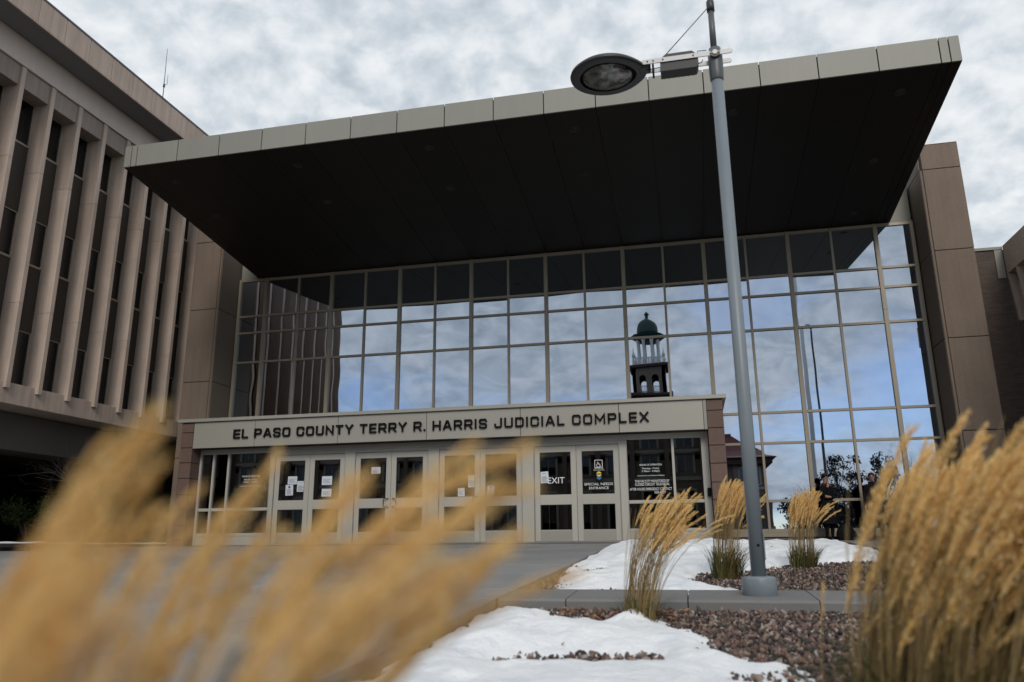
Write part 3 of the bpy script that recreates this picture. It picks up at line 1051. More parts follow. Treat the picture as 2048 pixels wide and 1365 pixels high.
# big sign: square-shouldered capitals built from strokes
STK = {
    'E': (.92, [[(1, 1), (0, 1), (0, 0), (1, 0)], [(0, .5), (.92, .5)]]),
    'L': (.86, [[(0, 1), (0, 0), (1, 0)]]),
    'P': (1.0, [[(0, 0), (0, 1), (.86, 1), (1, .87), (1, .56), (.86, .43), (0, .43)]]),
    'A': (1.08, [[(0, 0), (.42, 1), (.58, 1), (1, 0)], [(.17, .3), (.83, .3)]]),
    'S': (1.0, [[(.99, .83), (.88, 1), (.12, 1), (0, .88), (0, .64), (.12, .53), (.88, .47), (1, .36), (1, .12), (.88, 0), (.12, 0), (.01, .17)]]),
    'O': (1.06, [[(.13, 0), (.87, 0), (1, .13), (1, .87), (.87, 1), (.13, 1), (0, .87), (0, .13), (.13, 0)]]),
    'C': (1.02, [[(1, .70), (1, .87), (.87, 1), (.13, 1), (0, .87), (0, .13), (.13, 0), (.87, 0), (1, .13), (1, .30)]]),
    'U': (1.04, [[(0, 1), (0, .13), (.13, 0), (.87, 0), (1, .13), (1, 1)]]),
    'N': (1.06, [[(0, 0), (0, 1), (1, 0), (1, 1)]]),
    'T': (.98, [[(0, 1), (1, 1)], [(.5, 1), (.5, 0)]]),
    'Y': (1.04, [[(0, 1), (.5, .45), (1, 1)], [(.5, .5), (.5, 0)]]),
    'R': (1.02, [[(0, 0), (0, 1), (.86, 1), (1, .87), (1, .56), (.86, .43), (0, .43)], [(.55, .43), (1, 0)]]),
    'H': (1.04, [[(0, 0), (0, 1)], [(1, 0), (1, 1)], [(0, .5), (1, .5)]]),
    'I': (.22, [[(0, 0), (0, 1)]]),
    'J': (.94, [[(1, 1), (1, .13), (.87, 0), (.13, 0), (0, .13), (0, .32)]]),
    'D': (1.04, [[(0, 0), (.85, 0), (1, .15), (1, .85), (.85, 1), (0, 1), (0, 0)]]),
    'M': (1.22, [[(0, 0), (0, 1), (.5, .28), (1, 1), (1, 0)]]),
    'X': (1.02, [[(0, 0), (1, 1)], [(0, 1), (1, 0)]]),
    '.': (.22, [[(0, 0), (0, .02)]]),
}


def stroke_poly(pts, t):
    """Outline of a polyline of thickness t with mitred corners: list of quads."""
    P = [Vector(p) for p in pts]
    closed = (P[0] - P[-1]).length < 1e-6
    if closed:
        P = P[:-1]
    n = len(P)
    L, Rr = [], []
    for i in range(n):
        a = P[i - 1] if (i > 0 or closed) else None
        c = P[(i + 1) % n] if (i < n - 1 or closed) else None
        d1 = (P[i] - a).normalized() if a is not None else None
        d2 = (c - P[i]).normalized() if c is not None else None
        if d1 is None:
            nn, s, ext = Vector((-d2.y, d2.x)), 1, -d2 * t / 2
        elif d2 is None:
            nn, s, ext = Vector((-d1.y, d1.x)), 1, d1 * t / 2
        else:
            n1, n2 = Vector((-d1.y, d1.x)), Vector((-d2.y, d2.x))
            nn = (n1 + n2).normalized()
            s = min(1 / max(nn.dot(n1), .35), 2.2)
            ext = Vector((0, 0))
        L.append(P[i] + ext + nn * s * t / 2)
        Rr.append(P[i] + ext - nn * s * t / 2)
    quads = []
    for i in range(n if closed else n - 1):
        j = (i + 1) % n
        quads.append((L[i], L[j], Rr[j], Rr[i]))
    return quads


def sign_text(s, xa, xb, zb, h, y):
    t = h * .172
    gap, space = h * .30, h * .62
    w = 0
    for ch in s:
        w += (space if ch == ' ' else STK[ch][0] * h + gap)
    w -= gap
    sc = (xb - xa) / w
    x = xa
    for ch in s:
        if ch == ' ':
            x += space * sc
            continue
        cw_, strokes = STK[ch]
        wd = cw_ * h * sc
        mb = MB()
        for k_, st in enumerate(strokes):
            pts = [(x + t / 2 + p[0] * max(wd - t, .0), zb + t / 2 + p[1] * (h - t)) for p in st]
            for q in stroke_poly(pts, t):
                yy = y - .0006 * k_
                vs = [(p.x, yy - .03, p.y) for p in q] + [(p.x, yy + .01, p.y) for p in q]
                mb.add(vs, [(0, 1, 2, 3), (7, 6, 5, 4), (0, 4, 5, 1), (1, 5, 6, 2), (2, 6, 7, 3), (3, 7, 4, 0)])
        mb.build('letter', MAT['black'], ves)
        x += wd + gap * sc


sign_text('EL PASO COUNTY TERRY R. HARRIS JUDICIAL COMPLEX', -7.88, 3.18, 2.78, .245, VY - .02)

# notices taped to the doors: each is a thing of its own
NOT = [(-6.44, -6.17, 1.56, 1.77, 'white landscape notice, highest of three sheets on the first door', 0),
       (-6.49, -6.27, 1.27, 1.55, 'white portrait notice with a dark crest, lowest sheet on the first door', 1),
       (-6.16, -5.94, 1.36, 1.64, 'white portrait notice by the right stile of the first door', 2),
       (-5.45, -5.16, 1.52, 1.75, 'upper of two square white notices on the second door', 0),
       (-5.44, -5.16, 1.22, 1.42, 'lower of two square white notices on the second door', 0),
       (-4.06, -3.81, 1.78, 1.95, 'small white notice high on the third door, taller than it hangs from nothing else', 2),
       (-1.43, -1.23, 1.37, 1.67, 'white sheet by the handle side of the fifth door', 2),
       (-1.70, -1.52, 1.15, 1.36, 'small white sheet just above the middle rail of the fifth door', 0),
       (-.93, -.75, 1.14, 1.41, 'blue headed white notice with a round symbol on the sixth door', 3),
       (.43, .64, 1.43, 1.71, 'crooked white notice covering the start of the word EXIT', 2)]
NOT[5] = (-4.06, -3.81, 1.78, 1.95, 'small white notice taped alone, high on the third door', 2)
for x0, x1, z0, z1, lab, st in NOT:
    mb = MB()
    y = DY - .012
    w, h = x1 - x0, z1 - z0
    mb.box(x0, x1, y - .0015, y, z0, z1, 0)
    yy = y - .0022
    if st in (1, 3):
        mb.prism([(x0 + w * .5 + w * .16 * math.cos(6.283 * i / 16), z0 + h * .78 + w * .16 * math.sin(6.283 * i / 16)) for i in range(16)], yy, yy + .0007, 1)
    if st == 2:
        for q in range(4):
            mb.box(x0 + w * (.32 + .1 * q), x0 + w * (.38 + .1 * q), yy, yy + .0007, z0 + h * .80, z0 + h * (.84 + .03 * (q % 2)), 1)
    if st == 3:
        mb.box(x0 + .004, x1 - .004, yy, yy + .0007, z1 - h * .13, z1 - .004, 2)
    rows = 6 if st else 4
    for q in range(rows):
        zz = z0 + h * (.10 + .52 * q / rows) + (0 if st else h * .12)
        mb.box(x0 + w * .14, x0 + w * (.86 - .18 * ((q * 7) % 3) / 2), yy, yy + .0007, zz, zz + h * .035, 1)
    o = mb.build('notice', [MAT['paper'], MAT['ink'], MAT['blue']])
    ctr = Vector(((x0 + x1) / 2, y, (z0 + z1) / 2))
    tilt = R(random.uniform(-2.0, 2.0) if 'crooked' not in lab else -4)
    o.data.transform(Matrix.Translation(-ctr))
    o.location = ctr
    o.rotation_euler = (0, tilt, 0)
    tag(o, lab, 'notice', 'paper notices taped to the entrance doors')

# lobby behind the doors: inner columns and second door line, only just seen through the glass
box('lobby_floor', -9.1, 4.5, DY + .101, -.08, -.02, .006, MAT['floor'], ves)
for x in (-7.4, -5.0, -2.6, -.2, 2.2, 3.9):
    box('inner_post', x - .09, x + .09, -1.6, -1.4, .007, 3.19, MAT['museum_trim'], ves)
box('inner_header', -9.1, 4.5, -1.59, -1.41, 2.2, 2.42, MAT['museum_trim'], ves)
box('lobby_back', -9.1, 4.5, -.30, -.2, .007, 3.19, MAT['dark'], ves)

# ------------------------------------------------------------------ ribbed wing on the left
wing = thing('office_wing', 'long brown concrete office wing with tall fins between slot windows', 'building', (-12.6, -5.5, 0))
XF, XG, YN = -12.2, -12.68, -11.3
FP = .99
fins = [-1.43 - FP * k_ for k_ in range(10)]
JZ = [3.80, 5.99, 9.57, 12.14]
for y in [-.44] + fins:
    core = MB().box(XG - .01, XF - .008, y - .062, y + .062, 3.81, 12.13).build('fin', MAT['agg_wing'], wing)
    for z0, z1 in zip(JZ[:-1], JZ[1:]):
        MB().box(XG - .012, XF, y - .07, y + .07, z0, z1 - .010, 0, .010).build('fin_segment', MAT['agg_wing'], core)
bays = sorted([-.44] + fins)
edges = [YN + .02] + [v for y in bays for v in (y - .071, y + .071)] + [-.02]
for a, b_ in zip(edges[::2], edges[1::2]):
    if b_ - a < .1:
        continue
    for z0, z1 in ((10.35, 11.59), (7.24, 8.48), (3.97, 5.44)):
        pn = MB().box(XG - .03, XG - .02, a, b_, z0, z1).build('window', MAT['wing_glass'], wing)
        fr = MB()
        fr.box(XG - .035, XG + .02, a, b_, z0 - .03, z0 + .03, 0, .003)
        fr.box(XG - .035, XG + .02, a, b_, z1 - .025, z1 - .002, 0, .003)
        fr.box(XG - .034, XG + .015, a, a + .035, z0 + .031, z1 - .026, 0, .003)
        fr.box(XG - .034, XG + .015, b_ - .035, b_, z0 + .031, z1 - .026, 0, .003)
        fr.build('window_frame', MAT['mull'], pn)
    for z0, z1 in ((8.48, 10.32), (5.44, 7.21)):
        MB().box(XG - .03, XG + .0, a, b_, z0, z1, 0, .004).build('spandrel_panel', MAT['spandrel'], wing)
    # lintel between the fin heads, a little behind their faces
    MB().box(XG - .02, XF - .06, a, b_, 11.592, 12.14, 0, .008).build('lintel', MAT['lintel'], wing)
    # sill course under the windows
    MB().box(XG - .3, XF - .09, a - .142, b_, 3.44, 3.962, 0, .008).build('sill_block', MAT['agg_wing'], wing)
MB().box(XG - .3, XF + .012, YN + .004, -.024, 12.145, 12.875, 0, .006).build('frieze', MAT['frieze'], wing)
MB().box(XF - 1.2, -11.37, YN - .8, -.02, 12.88, 12.95, 0).build('eaves_soffit', MAT['wing_soffit'], wing)
fj = [-2.92 - .865 * k_ for k_ in range(-3, 11)]
for y in fj:
    MB().box(-11.44, -11.36, y - .865 + .006, y - .006, 12.885, 13.60, 0, .006).build('roof_panel', MAT['agg_wing'], wing)
MB().box(-11.7, -11.345, YN - .85, -.0, 13.602, 13.66, 0, .005).build('roof_edge', MAT['wing_cap'], wing)
MB().box(-11.40, -11.35, YN - .8, -.01, 12.845, 12.879, 0, .004).build('drip_edge', MAT['agg_wing'], wing)
MB().box(-26, -11.45, YN - .78, 14, 12.96, 13.55, 0).build('roof', MAT['wing_cap'], wing)
MB().box(-26, XG - .32, YN + .05, 14, 3.45, 12.87, 0).build('wall', MAT['agg_wing'], wing)
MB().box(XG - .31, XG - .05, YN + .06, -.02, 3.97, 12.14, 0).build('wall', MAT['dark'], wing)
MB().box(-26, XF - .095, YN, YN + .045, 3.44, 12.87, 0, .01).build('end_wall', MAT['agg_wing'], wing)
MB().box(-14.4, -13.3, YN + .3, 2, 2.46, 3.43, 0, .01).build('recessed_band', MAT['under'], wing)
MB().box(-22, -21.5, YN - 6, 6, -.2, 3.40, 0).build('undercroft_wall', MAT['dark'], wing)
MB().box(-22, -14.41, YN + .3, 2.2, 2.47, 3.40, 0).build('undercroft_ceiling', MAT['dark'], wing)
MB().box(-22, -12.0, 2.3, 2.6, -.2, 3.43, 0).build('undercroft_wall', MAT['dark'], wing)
MB().box(-21.4, -12.9, YN - .1, YN + .2, -.6, 3.40, 0).build('undercroft_wall', MAT['dark'], wing)  # added end wall, near black, keeps bright sky out of the mirrored sidelights
ant = thing('roof_antenna', 'thin whip antenna rising above the roof of the ribbed wing', 'antenna', (-13, -2.2, 13.55))
MB().tube([(-13, -2.2, 13.5), (-13, -2.22, 15.4), (-13, -2.27, 17.0)], [.022, .016, .008], 6).build('mast', MAT['pole_dark'], ant)
MB().tube([(-13, -2.22, 15.6), (-12.93, -2.17, 15.62), (-12.93, -2.17, 16.0)], .008, 5).build('side_rod', MAT['pole_dark'], ant)
MB().lathe([(.035, 0), (.035, .12)], (-13, -2.22, 15.5), 8).build('clamp', MAT['pole_dark'], ant)

# ------------------------------------------------------------------ brick wall and wing on the right
bw = thing('brick_wall', 'narrow dark brick wall with a pale coping next to the near pier', 'wall', (12.4, .1, 0))
MB().box(11.91, 13.05, .06, .36, 0, 7.86).build('brickwork', MAT['brick'], bw)
MB().box(11.905, 13.0, .02, .40, 7.862, 7.95, 0, .006).build('coping', MAT['fascia'], bw)
MB().box(12.78, 12.985, .035, .058, 7.02, 7.858, 0, .003).build('corner_flashing', MAT['fascia'], bw)
rw = thing('concrete_wing', 'low concrete wing with a deep parapet over slanting fins at the right edge', 'building', (13.5, -4, 0))
for q in range(4):
    y1 = .02 - q * 2.2
    MB().box(13.0, 13.3, y1 - 2.19, y1 - .005, 7.13, 7.96, 0, .008).build('parapet_panel', MAT['agg_light'], rw)
for k_ in range(13):
    y = -.03 - .61 * k_
    MB().prism([(13.0, 7.125), (13.5, 7.125), (13.5, 5.45), (13.08, 5.78)], y - .045, y + .045, 0).build('fin', MAT['agg_wing'], rw)
    MB().box(13.42, 13.44, y - .565, y - .046, 5.80, 7.12).build('window', MAT['wing_glass'], rw)
    MB().prism([(13.12, 5.74), (13.44, 5.84), (13.44, 5.40), (13.22, 5.40)], y - .564, y - .047, 0).build('sill_block', MAT['agg_side'], rw)
MB().box(13.5, 20, -8.8, 2, 0, 7.9).build('wall', MAT['agg_side'], rw)
MB().box(13.21, 13.49, -8.7, .05, 0, 5.39).build('base_wall', MAT['under'], rw)

# ------------------------------------------------------------------ street lamp
lx, ly = 4.595, -15.55
lamp = thing('street_lamp', 'tall grey street lamp with an oval head, standing on the kerb', 'street lamp', (lx, ly, gz(ly)))
zb = gz(ly)
MB().lathe([(.135, zb - .02), (.147, zb - .005), (.147, zb + .135), (.140, zb + .15), (.09, zb + .158)], (lx, ly, 0), 40).build('base_cover', MAT['pole'], lamp)
MB().lathe([(.064, zb + .12), (.063, 1.0), (.060, 4.66)], (lx, ly, 0), 32).build('pole', MAT['pole'], lamp)
MB().lathe([(.061, 4.60), (.068, 4.62), (.073, 4.70), (.074, 4.93), (.060, 4.985), (.03, 4.99)], (lx, ly, 0), 32).build('collar', MAT['pole_dark'], lamp)
MB().lathe([(.033, 4.95), (.031, 5.52)], (lx - .006, ly, 0), 20).build('mast', MAT['pole_dark'], lamp)
MB().lathe([(.040, 5.44), (.041, 5.50), (.040, 5.56), (.028, 5.585), (.0, 5.59)], (lx - .006, ly, 0), 20).build('mast_cap', MAT['lamp_shell'], lamp)
hd = MB()
hp = []
ring_y = ly - .078
hd.prism([(lx - .005 + .052 * math.cos(6.2832 * i / 24), 4.885 + .052 * math.sin(6.2832 * i / 24)) for i in range(24)], ring_y - .022, ring_y + .01, 0)
hd.prism([(lx - .005 + .026 * math.cos(6.2832 * i / 20), 4.885 + .026 * math.sin(6.2832 * i / 20)) for i in range(20)], ring_y - .030, ring_y - .0225, 1)
for sx in (-.04, .04):
    hd.prism([(lx - .005 + sx + .007 * math.cos(6.2832 * i / 8), 4.885 + .007 * math.sin(6.2832 * i / 8)) for i in range(8)], ring_y - .028, ring_y - .0225, 1)
hd.build('pivot', [MAT['lamp_shell'], MAT['alu']], lamp)
# two arm plates run from the pole to the lamp head
for yy, nm in ((ly - .085, 'arm'), (ly + .085, 'arm')):
    outline = []
    xl, xr, zc_ = 3.86, lx + .145, 4.885
    for i in range(9):
        t = R(-90 + 180 * i / 8)
        outline.append((xr + .026 * math.cos(t), zc_ + .026 * math.sin(t)))
    for i in range(9):
        t = R(90 + 180 * i / 8)
        outline.append((xl + .026 * math.cos(t), zc_ + .026 * math.sin(t)))
    arm = MB().prism(outline, yy - .006, yy + .006, 0).build(nm, MAT['alu'], lamp)
    bolts = MB()
    for bxx in (3.90, 3.96, 4.06, 4.37):
        bolts.prism([(bxx + .008 * math.cos(6.2832 * i / 8), zc_ + .008 * math.sin(6.2832 * i / 8)) for i in range(8)], yy - .012, yy - .0061, 0)
    bolts.build('bolt', MAT['black'], arm)
bxm = MB()
bxm.prism([(4.03, 4.76), (4.40, 4.76), (4.42, 4.80), (4.42, 4.90), (4.36, 4.955), (4.09, 4.955), (4.03, 4.90)], ly - .077, ly + .077, 0)
for q in range(7):
    bxm.box(4.06 + q * .05, 4.065 + q * .05, ly - .078, ly + .0775, 4.752, 4.7595)
bxm.build('ballast_box', MAT['lamp_box'], lamp)
MB().tube([(lx - .01, ly - .03, 5.50), (4.02, ly - .03, 4.90)], .0055, 6).build('stay_rod', MAT['pole_dark'], lamp)
MB().tube([(4.40, ly - .05, 4.91), (4.425, ly - .06, 4.95), (4.46, ly - .06, 4.945), (4.51, ly - .05, 4.95)], .0045, 6).build('cable', MAT['black'], lamp)
MB().tube([(4.41, ly - .06, 4.80), (4.45, ly - .07, 4.80), (4.465, ly - .06, 4.84)], .0045, 6).build('cable', MAT['black'], lamp)
MB().tube([(3.88, ly - .04, 4.82), (3.96, ly - .04, 4.825), (4.04, ly - .04, 4.83)], .0045, 6).build('cable', MAT['black'], lamp)
MB().box(3.945, 3.965, ly - .07, ly + .07, 4.78, 4.90).build('bracket', MAT['black'], lamp)
# head: shallow dish, a little longer along the arm, lens below
hcx, hcy, hcz = 3.46, ly + .03, 4.87
hm = MB()
prof = [(.0, .13), (.12, .125), (.24, .10), (.34, .055), (.385, .015), (.392, -.005), (.388, -.02), (.36, -.028), (.29, -.030)]
n = 48
vs, fs = [], []
for r_, z in prof:
    for j in range(n):
        t = 6.283185 * j / n
        ext = 1.0 + .10 * max(0, math.cos(t)) ** 6
        vs.append((hcx + r_ * ext * math.cos(t), hcy + r_ * .93 * math.sin(t), hcz + z))
for i in range(len(prof) - 1):
    for j in range(n):
        fs.append((i * n + j, i * n + (j + 1) % n, (i + 1) * n + (j + 1) % n, (i + 1) * n + j))
hm.add(vs, fs, 0, True)
hm.box(hcx + .34, 3.93, ly - .076, ly + .076, 4.835, 4.915, 0, .02)
head = hm.build('lamp_head', MAT['lamp_shell'], lamp)
lm = MB()
prof = [(.292, -.029), (.275, -.036), (.20, -.052), (.10, -.062), (.0, -.065)]
vs, fs = [], []
for r_, z in prof:
    for j in range(n):
        t = 6.283185 * j / n
        vs.append((hcx + .01 + r_ * .9 * math.cos(t), hcy + r_ * .85 * math.sin(t), hcz + z))
for i in range(len(prof) - 1):
    for j in range(n):
        fs.append((i * n + j, i * n + (j + 1) % n, (i + 1) * n + (j + 1) % n, (i + 1) * n + j))
lm.add(vs, fs, 0, True)
lm.build('lens', MAT['lens'], head)
hol = MB().lathe([(.012, -.003), (.012, .003)], (0, 0, 0), 12)
ho = hol.build('bolt_hole', MAT['black'], lamp)
ho.matrix_parent_inverse = Matrix.Translation(lamp.location).inverted()
ho.rotation_euler = (R(90), 0, 0)
ho.location = (lx + .012, ly - .0645, -.036)
MB().box(lx + .058, lx + .070, ly - .04, ly + .04, -.16, .08, 0, .003).build('hand_hole_cover', MAT['pole'], lamp)
MB().lathe([(.004, 0), (.035, .004), (.034, .012), (.004, .015)], (0, 0, 0), 8)

# ------------------------------------------------------------------ feather grass
PL_N = 9
PLUMES = []


def plume_mesh(seed, L=.26, nodes=24):
    """Feathery panicle: side branchlets swept down wind, each set with slim spikelets."""
    g = random.Random(seed)
    mb = MB()
    bend = g.uniform(.010, .038)

    def ax(s):
        return Vector((bend * s * s * 1.5, 0, s * L))
    mb.tube([ax(i / 6) for i in range(7)], [.0016, .0016, .0015, .0013, .0011, .0008, .0004], 3, 0, False)
    for i in range(nodes):
        s = .02 + .93 * (i + g.random() * .8) / nodes
        env = min(1.0, .45 + 2.2 * s) * (1 - s ** 3 * .65)
        for _ in range(g.choice((2, 3, 3, 4))):
            a = g.uniform(0, 6.283)
            p = ax(s)
            lb = g.uniform(.034, .074) * env * (L / .26)
            out = Vector((math.cos(a) + .35, math.sin(a), 0)) * g.uniform(.07, .26)
            d = (Vector((2 * bend * s * 1.5 / L * .5, 0, 1)) + out).normalized()
            m_ = 6
            for q in range(m_):
                t = (q + .3) / m_
                c = p + d * lb * t + Vector((.004 * t * t, 0, .002 * t))
                e = Vector((g.gauss(0, 1), g.gauss(0, 1), g.gauss(0, 1))).normalized()
                dd = (d + e * .30).normalized()
                side = dd.cross(e)
                side = side.normalized() * g.uniform(.0009, .0019)
                ln = g.uniform(.009, .017)
                mb.add([c, c + dd * ln * .45 + side, c + dd * ln, c + dd * ln * .45 - side], [(0, 1, 2, 3)])
    return mb.mesh('plume', MAT['plume'])


for i in range(PL_N):
    PLUMES.append(plume_mesh(50 + i, random.uniform(.23, .30), 26))


def ribbon(mb, pts, w, side):
    vs, fs = [], []
    n = len(pts)
    for i, p in enumerate(pts):
        ww = w * (1 - (i / (n - 1)) ** 2 * .9)
        vs += [p - side * ww, p + side * ww]
    for i in range(n - 1):
        fs.append((2 * i, 2 * i + 1, 2 * i + 3, 2 * i + 2))
    mb.add(vs, fs, 0, True)


def place_plume(base, direc, scale, parent, rnd, twist=None):
    me = PLUMES[rnd.randrange(PL_N)]
    o = bpy.data.objects.new('plume', me)
    q = direc.to_track_quat('Z', 'X')
    # the plume droops down wind: bend axis (+X of the mesh) turned to where the stem leans
    lean = Vector((direc.x, direc.y, -.5)).normalized()
    zc_ = direc.normalized()
    xc_ = lean - zc_ * lean.dot(zc_)
    if xc_.length < 1e-4:
        xc_ = Vector((1, 0, 0))
    xc_.normalize()
    yc_ = zc_.cross(xc_)
    m3 = Matrix((xc_, yc_, zc_)).transposed()
    mw = m3.to_4x4() @ Matrix.Rotation(rnd.uniform(-.5, .5), 4, 'Z') @ Matrix.Diagonal((scale, scale, scale, 1))
    mw.translation = base
    link(o, parent)
    o.matrix_parent_inverse = Matrix.Translation(parent.location).inverted()
    o.matrix_basis = mw
    return o


def grass_clump(label, root, n, height, lean, spread, rbase, nblade, seed, group, wild=.10, green=.45, pscale=1.0, wind=(1.0, .12), fat=1.1, power=2.1, bare=0):
    g = random.Random(seed)
    root = Vector(root)
    t = thing('feather_grass', label, 'ornamental grass', root, group)
    st, bl = MB(), MB()
    for i in range(n):
        a, rr_ = g.uniform(0, 6.283), rbase * math.sqrt(g.random())
        b0 = root + Vector((rr_ * math.cos(a), rr_ * math.sin(a), -.01))
        H = height * g.uniform(.72, 1.03)
        ln = lean * g.uniform(.75, 1.25) + (g.random() < wild) * g.uniform(.1, .35)
        out = Vector((math.cos(a), math.sin(a), 0)) * spread * (rr_ / rbase) * g.uniform(.5, 1.3)
        wd = Vector((wind[0], wind[1] + g.uniform(-.25, .25), 0)) * ln * H
        pts = []
        for k_ in range(8):
            s = k_ / 7
            drop = ln * ln * .45 * H * s ** 3
            pts.append(b0 + out * s * H + wd * s ** power + Vector((0, 0, H * s - drop)))
        d = (pts[-1] - pts[-3]).normalized()
        st.tube(pts, [.0023, .0023, .0021, .0019, .0017, .0015, .0013, .0011], 3, 0, False)
        psc = g.uniform(.8, 1.2) * pscale
        o_ = place_plume(pts[-1] - d * .22 * psc, d, psc, t, g)
        o_.matrix_basis = o_.matrix_basis @ Matrix.Diagonal((fat, fat, 1, 1))
    for i in range(bare):
        a, rr_ = g.uniform(0, 6.283), rbase * math.sqrt(g.random())
        b0 = root + Vector((rr_ * math.cos(a), rr_ * math.sin(a), -.01))
        H = height * g.uniform(.5, .9)
        out = Vector((math.cos(a), math.sin(a), 0)) * spread * (rr_ / rbase)
        wd = Vector((wind[0], wind[1], 0)) * lean * g.uniform(.3, 1.2) * H
        st.tube([b0 + out * (k_ / 5) * H + wd * (k_ / 5) ** power + Vector((0, 0, H * k_ / 5)) for k_ in range(6)], [.0023, .0022, .002, .0018, .0014, .0008], 3, 0, False)
    for i in range(nblade):
        a, rr_ = g.uniform(0, 6.283), rbase * 1.1 * math.sqrt(g.random())
        b0 = root + Vector((rr_ * math.cos(a), rr_ * math.sin(a), -.01))
        H = height * g.uniform(.22, green + .12)
        out = Vector((math.cos(a), math.sin(a), 0)) * g.uniform(.05, .5)
        wd = Vector((wind[0], wind[1], 0)) * g.uniform(.0, .35)
        pts = []
        for k_ in range(6):
            s = k_ / 5
            pts.append(b0 + (out + wd) * H * s ** 1.7 + Vector((0, 0, H * (s - .28 * s ** 3))))
        ribbon(bl, pts, g.uniform(.0020, .0038), Vector((-math.sin(a + .6), math.cos(a + .6), 0)))
    so = st.build('stems', MAT['stem'], t, fix=False)
    tag(so, kind='stuff')
    bo = bl.build('leaf_blades', MAT['blade'], t, fix=False)
    tag(bo, kind='stuff')
    return t


GG = 'clumps of feather grass in the planting beds'
grass_clump('biggest feather grass clump, broad and wind-blown, in the gravel at the right of the frame', (4.70, -20.62, gz(-20.62) + BED_F), 299, 1.03, .27, .12, .25, 3000, 21, GG, wild=.07, pscale=1.15, green=.60, fat=1.35, power=2.2, bare=380, wind=(1.0, -.05))
grass_clump('sparse leaning feather grass clump growing out of snow in front of the kerb', (3.64, -16.95, gz(-16.95) + BED_F), 100, .98, .27, .06, .11, 160, 22, GG, pscale=.85, green=.25, bare=60, power=1.9, fat=1.25)
grass_clump('upright feather grass clump with green base, half hidden by the lamp pole', (4.40, -13.38, gz(-13.4) + BED_B), 150, 1.10, .13, .035, .15, 620, 23, GG, green=.42, pscale=.95, power=2.8, fat=1.3)
grass_clump('narrow feather grass clump just right of the lamp pole, before the person', (5.44, -11.75, gz(-11.75) + BED_B), 140, .97, .08, .03, .15, 560, 24, GG, green=.36, pscale=1.0, power=2.8, fat=1.3)
grass_clump('feather grass clump behind the biggest one, only its edge showing over the kerb', (6.26, -13.6, gz(-13.6) + BED_B), 110, 1.10, .14, .05, .20, 500, 25, GG, green=.5, pscale=.95, power=2.6, fat=1.2)
grass_clump('low dark feather grass clump beyond the biggest one at the frame edge', (6.15, -17.3, gz(-17.3) + BED_F), 40, .70, .40, .16, .20, 520, 26, GG, green=.7, pscale=.8)

grass_clump('three short seed heads standing alone beside the biggest clump', (4.36, -20.62, gz(-20.62) + BED_F), 3, .66, .06, .10, .05, 14, 27, GG, pscale=.5, green=.5)

# nearest clump, right in front of the lens and far out of focus
near = thing('feather_grass', 'blurred golden feather grass clump closest to the viewer, across the lower left', 'ornamental grass', (3.62, -22.42, gz(-22.42) + BED_F), GG)
NP = [(3.667,-22.467,0.104,3.624,-22.472,-0.051),(3.671,-22.490,0.080,3.629,-22.496,-0.033),(3.697,-22.533,0.058,3.659,-22.539,-0.058),(3.679,-22.457,0.067,3.636,-22.460,-0.068),(3.623,-22.336,0.060,3.574,-22.336,-0.065),(3.707,-22.461,0.027,3.661,-22.467,-0.087),(3.663,-22.251,0.098,3.596,-22.255,-0.050),(3.635,-22.209,0.035,3.577,-22.205,-0.096),(3.639,-22.265,0.061,3.580,-22.266,-0.071),(3.757,-22.313,0.044,3.687,-22.320,-0.084),(3.798,-22.349,0.065,3.730,-22.355,-0.079),(3.812,-22.343,0.041,3.744,-22.347,-0.091),(3.930,-22.357,0.099,3.806,-22.374,-0.008),(3.892,-22.346,0.088,3.785,-22.361,-0.023),(3.918,-22.360,0.070,3.818,-22.369,-0.040),(3.902,-22.416,0.046,3.810,-22.430,-0.068),(3.886,-22.422,0.026,3.805,-22.432,-0.088),(3.904,-22.343,0.033,3.818,-22.346,-0.089),(3.898,-22.365,-0.005,3.813,-22.371,-0.098),(3.966,-22.330,0.000,3.857,-22.331,-0.079),(3.888,-22.474,0.011,3.819,-22.484,-0.089),(3.860,-22.486,-0.003,3.800,-22.494,-0.101),(3.835,-22.498,-0.017,3.787,-22.503,-0.113),(3.779,-22.472,-0.022,3.737,-22.474,-0.117),(3.725,-22.575,0.012,3.691,-22.581,-0.076),(3.740,-22.562,0.004,3.707,-22.565,-0.083),(3.755,-22.616,-0.006,3.727,-22.619,-0.079),(3.912,-22.466,-0.027,3.841,-22.473,-0.113),(3.679,-22.358,0.004,3.630,-22.358,-0.118),(3.735,-22.502,-0.008,3.700,-22.502,-0.090),(3.840,-22.386,-0.015,3.770,-22.392,-0.114),(3.737,-22.268,0.017,3.672,-22.268,-0.112),(3.735,-22.60,-.01,3.70,-22.605,-.10),(3.75,-22.60,-.03,3.72,-22.605,-.12),(3.765,-22.63,-.03,3.74,-22.633,-.10),(3.72,-22.57,-.02,3.69,-22.575,-.13),(3.77,-22.60,-.05,3.74,-22.60,-.13),(3.70,-22.55,.0,3.665,-22.555,-.11),(3.683,-22.547,0.021,3.646,-22.553,-0.077),(3.675,-22.512,0.029,3.639,-22.515,-0.084),(3.715,-22.585,-0.022,3.684,-22.589,-0.094),(3.730,-22.571,-0.022,3.699,-22.573,-0.101),(3.745,-22.558,-0.028,3.712,-22.560,-0.108),(3.752,-22.605,-0.034,3.724,-22.607,-0.105),(3.745,-22.533,-0.038,3.708,-22.536,-0.119),(3.702,-22.529,-0.002,3.668,-22.531,-0.097),(3.743,-22.496,-0.032,3.702,-22.500,-0.118)]
g = random.Random(5)
st = MB()
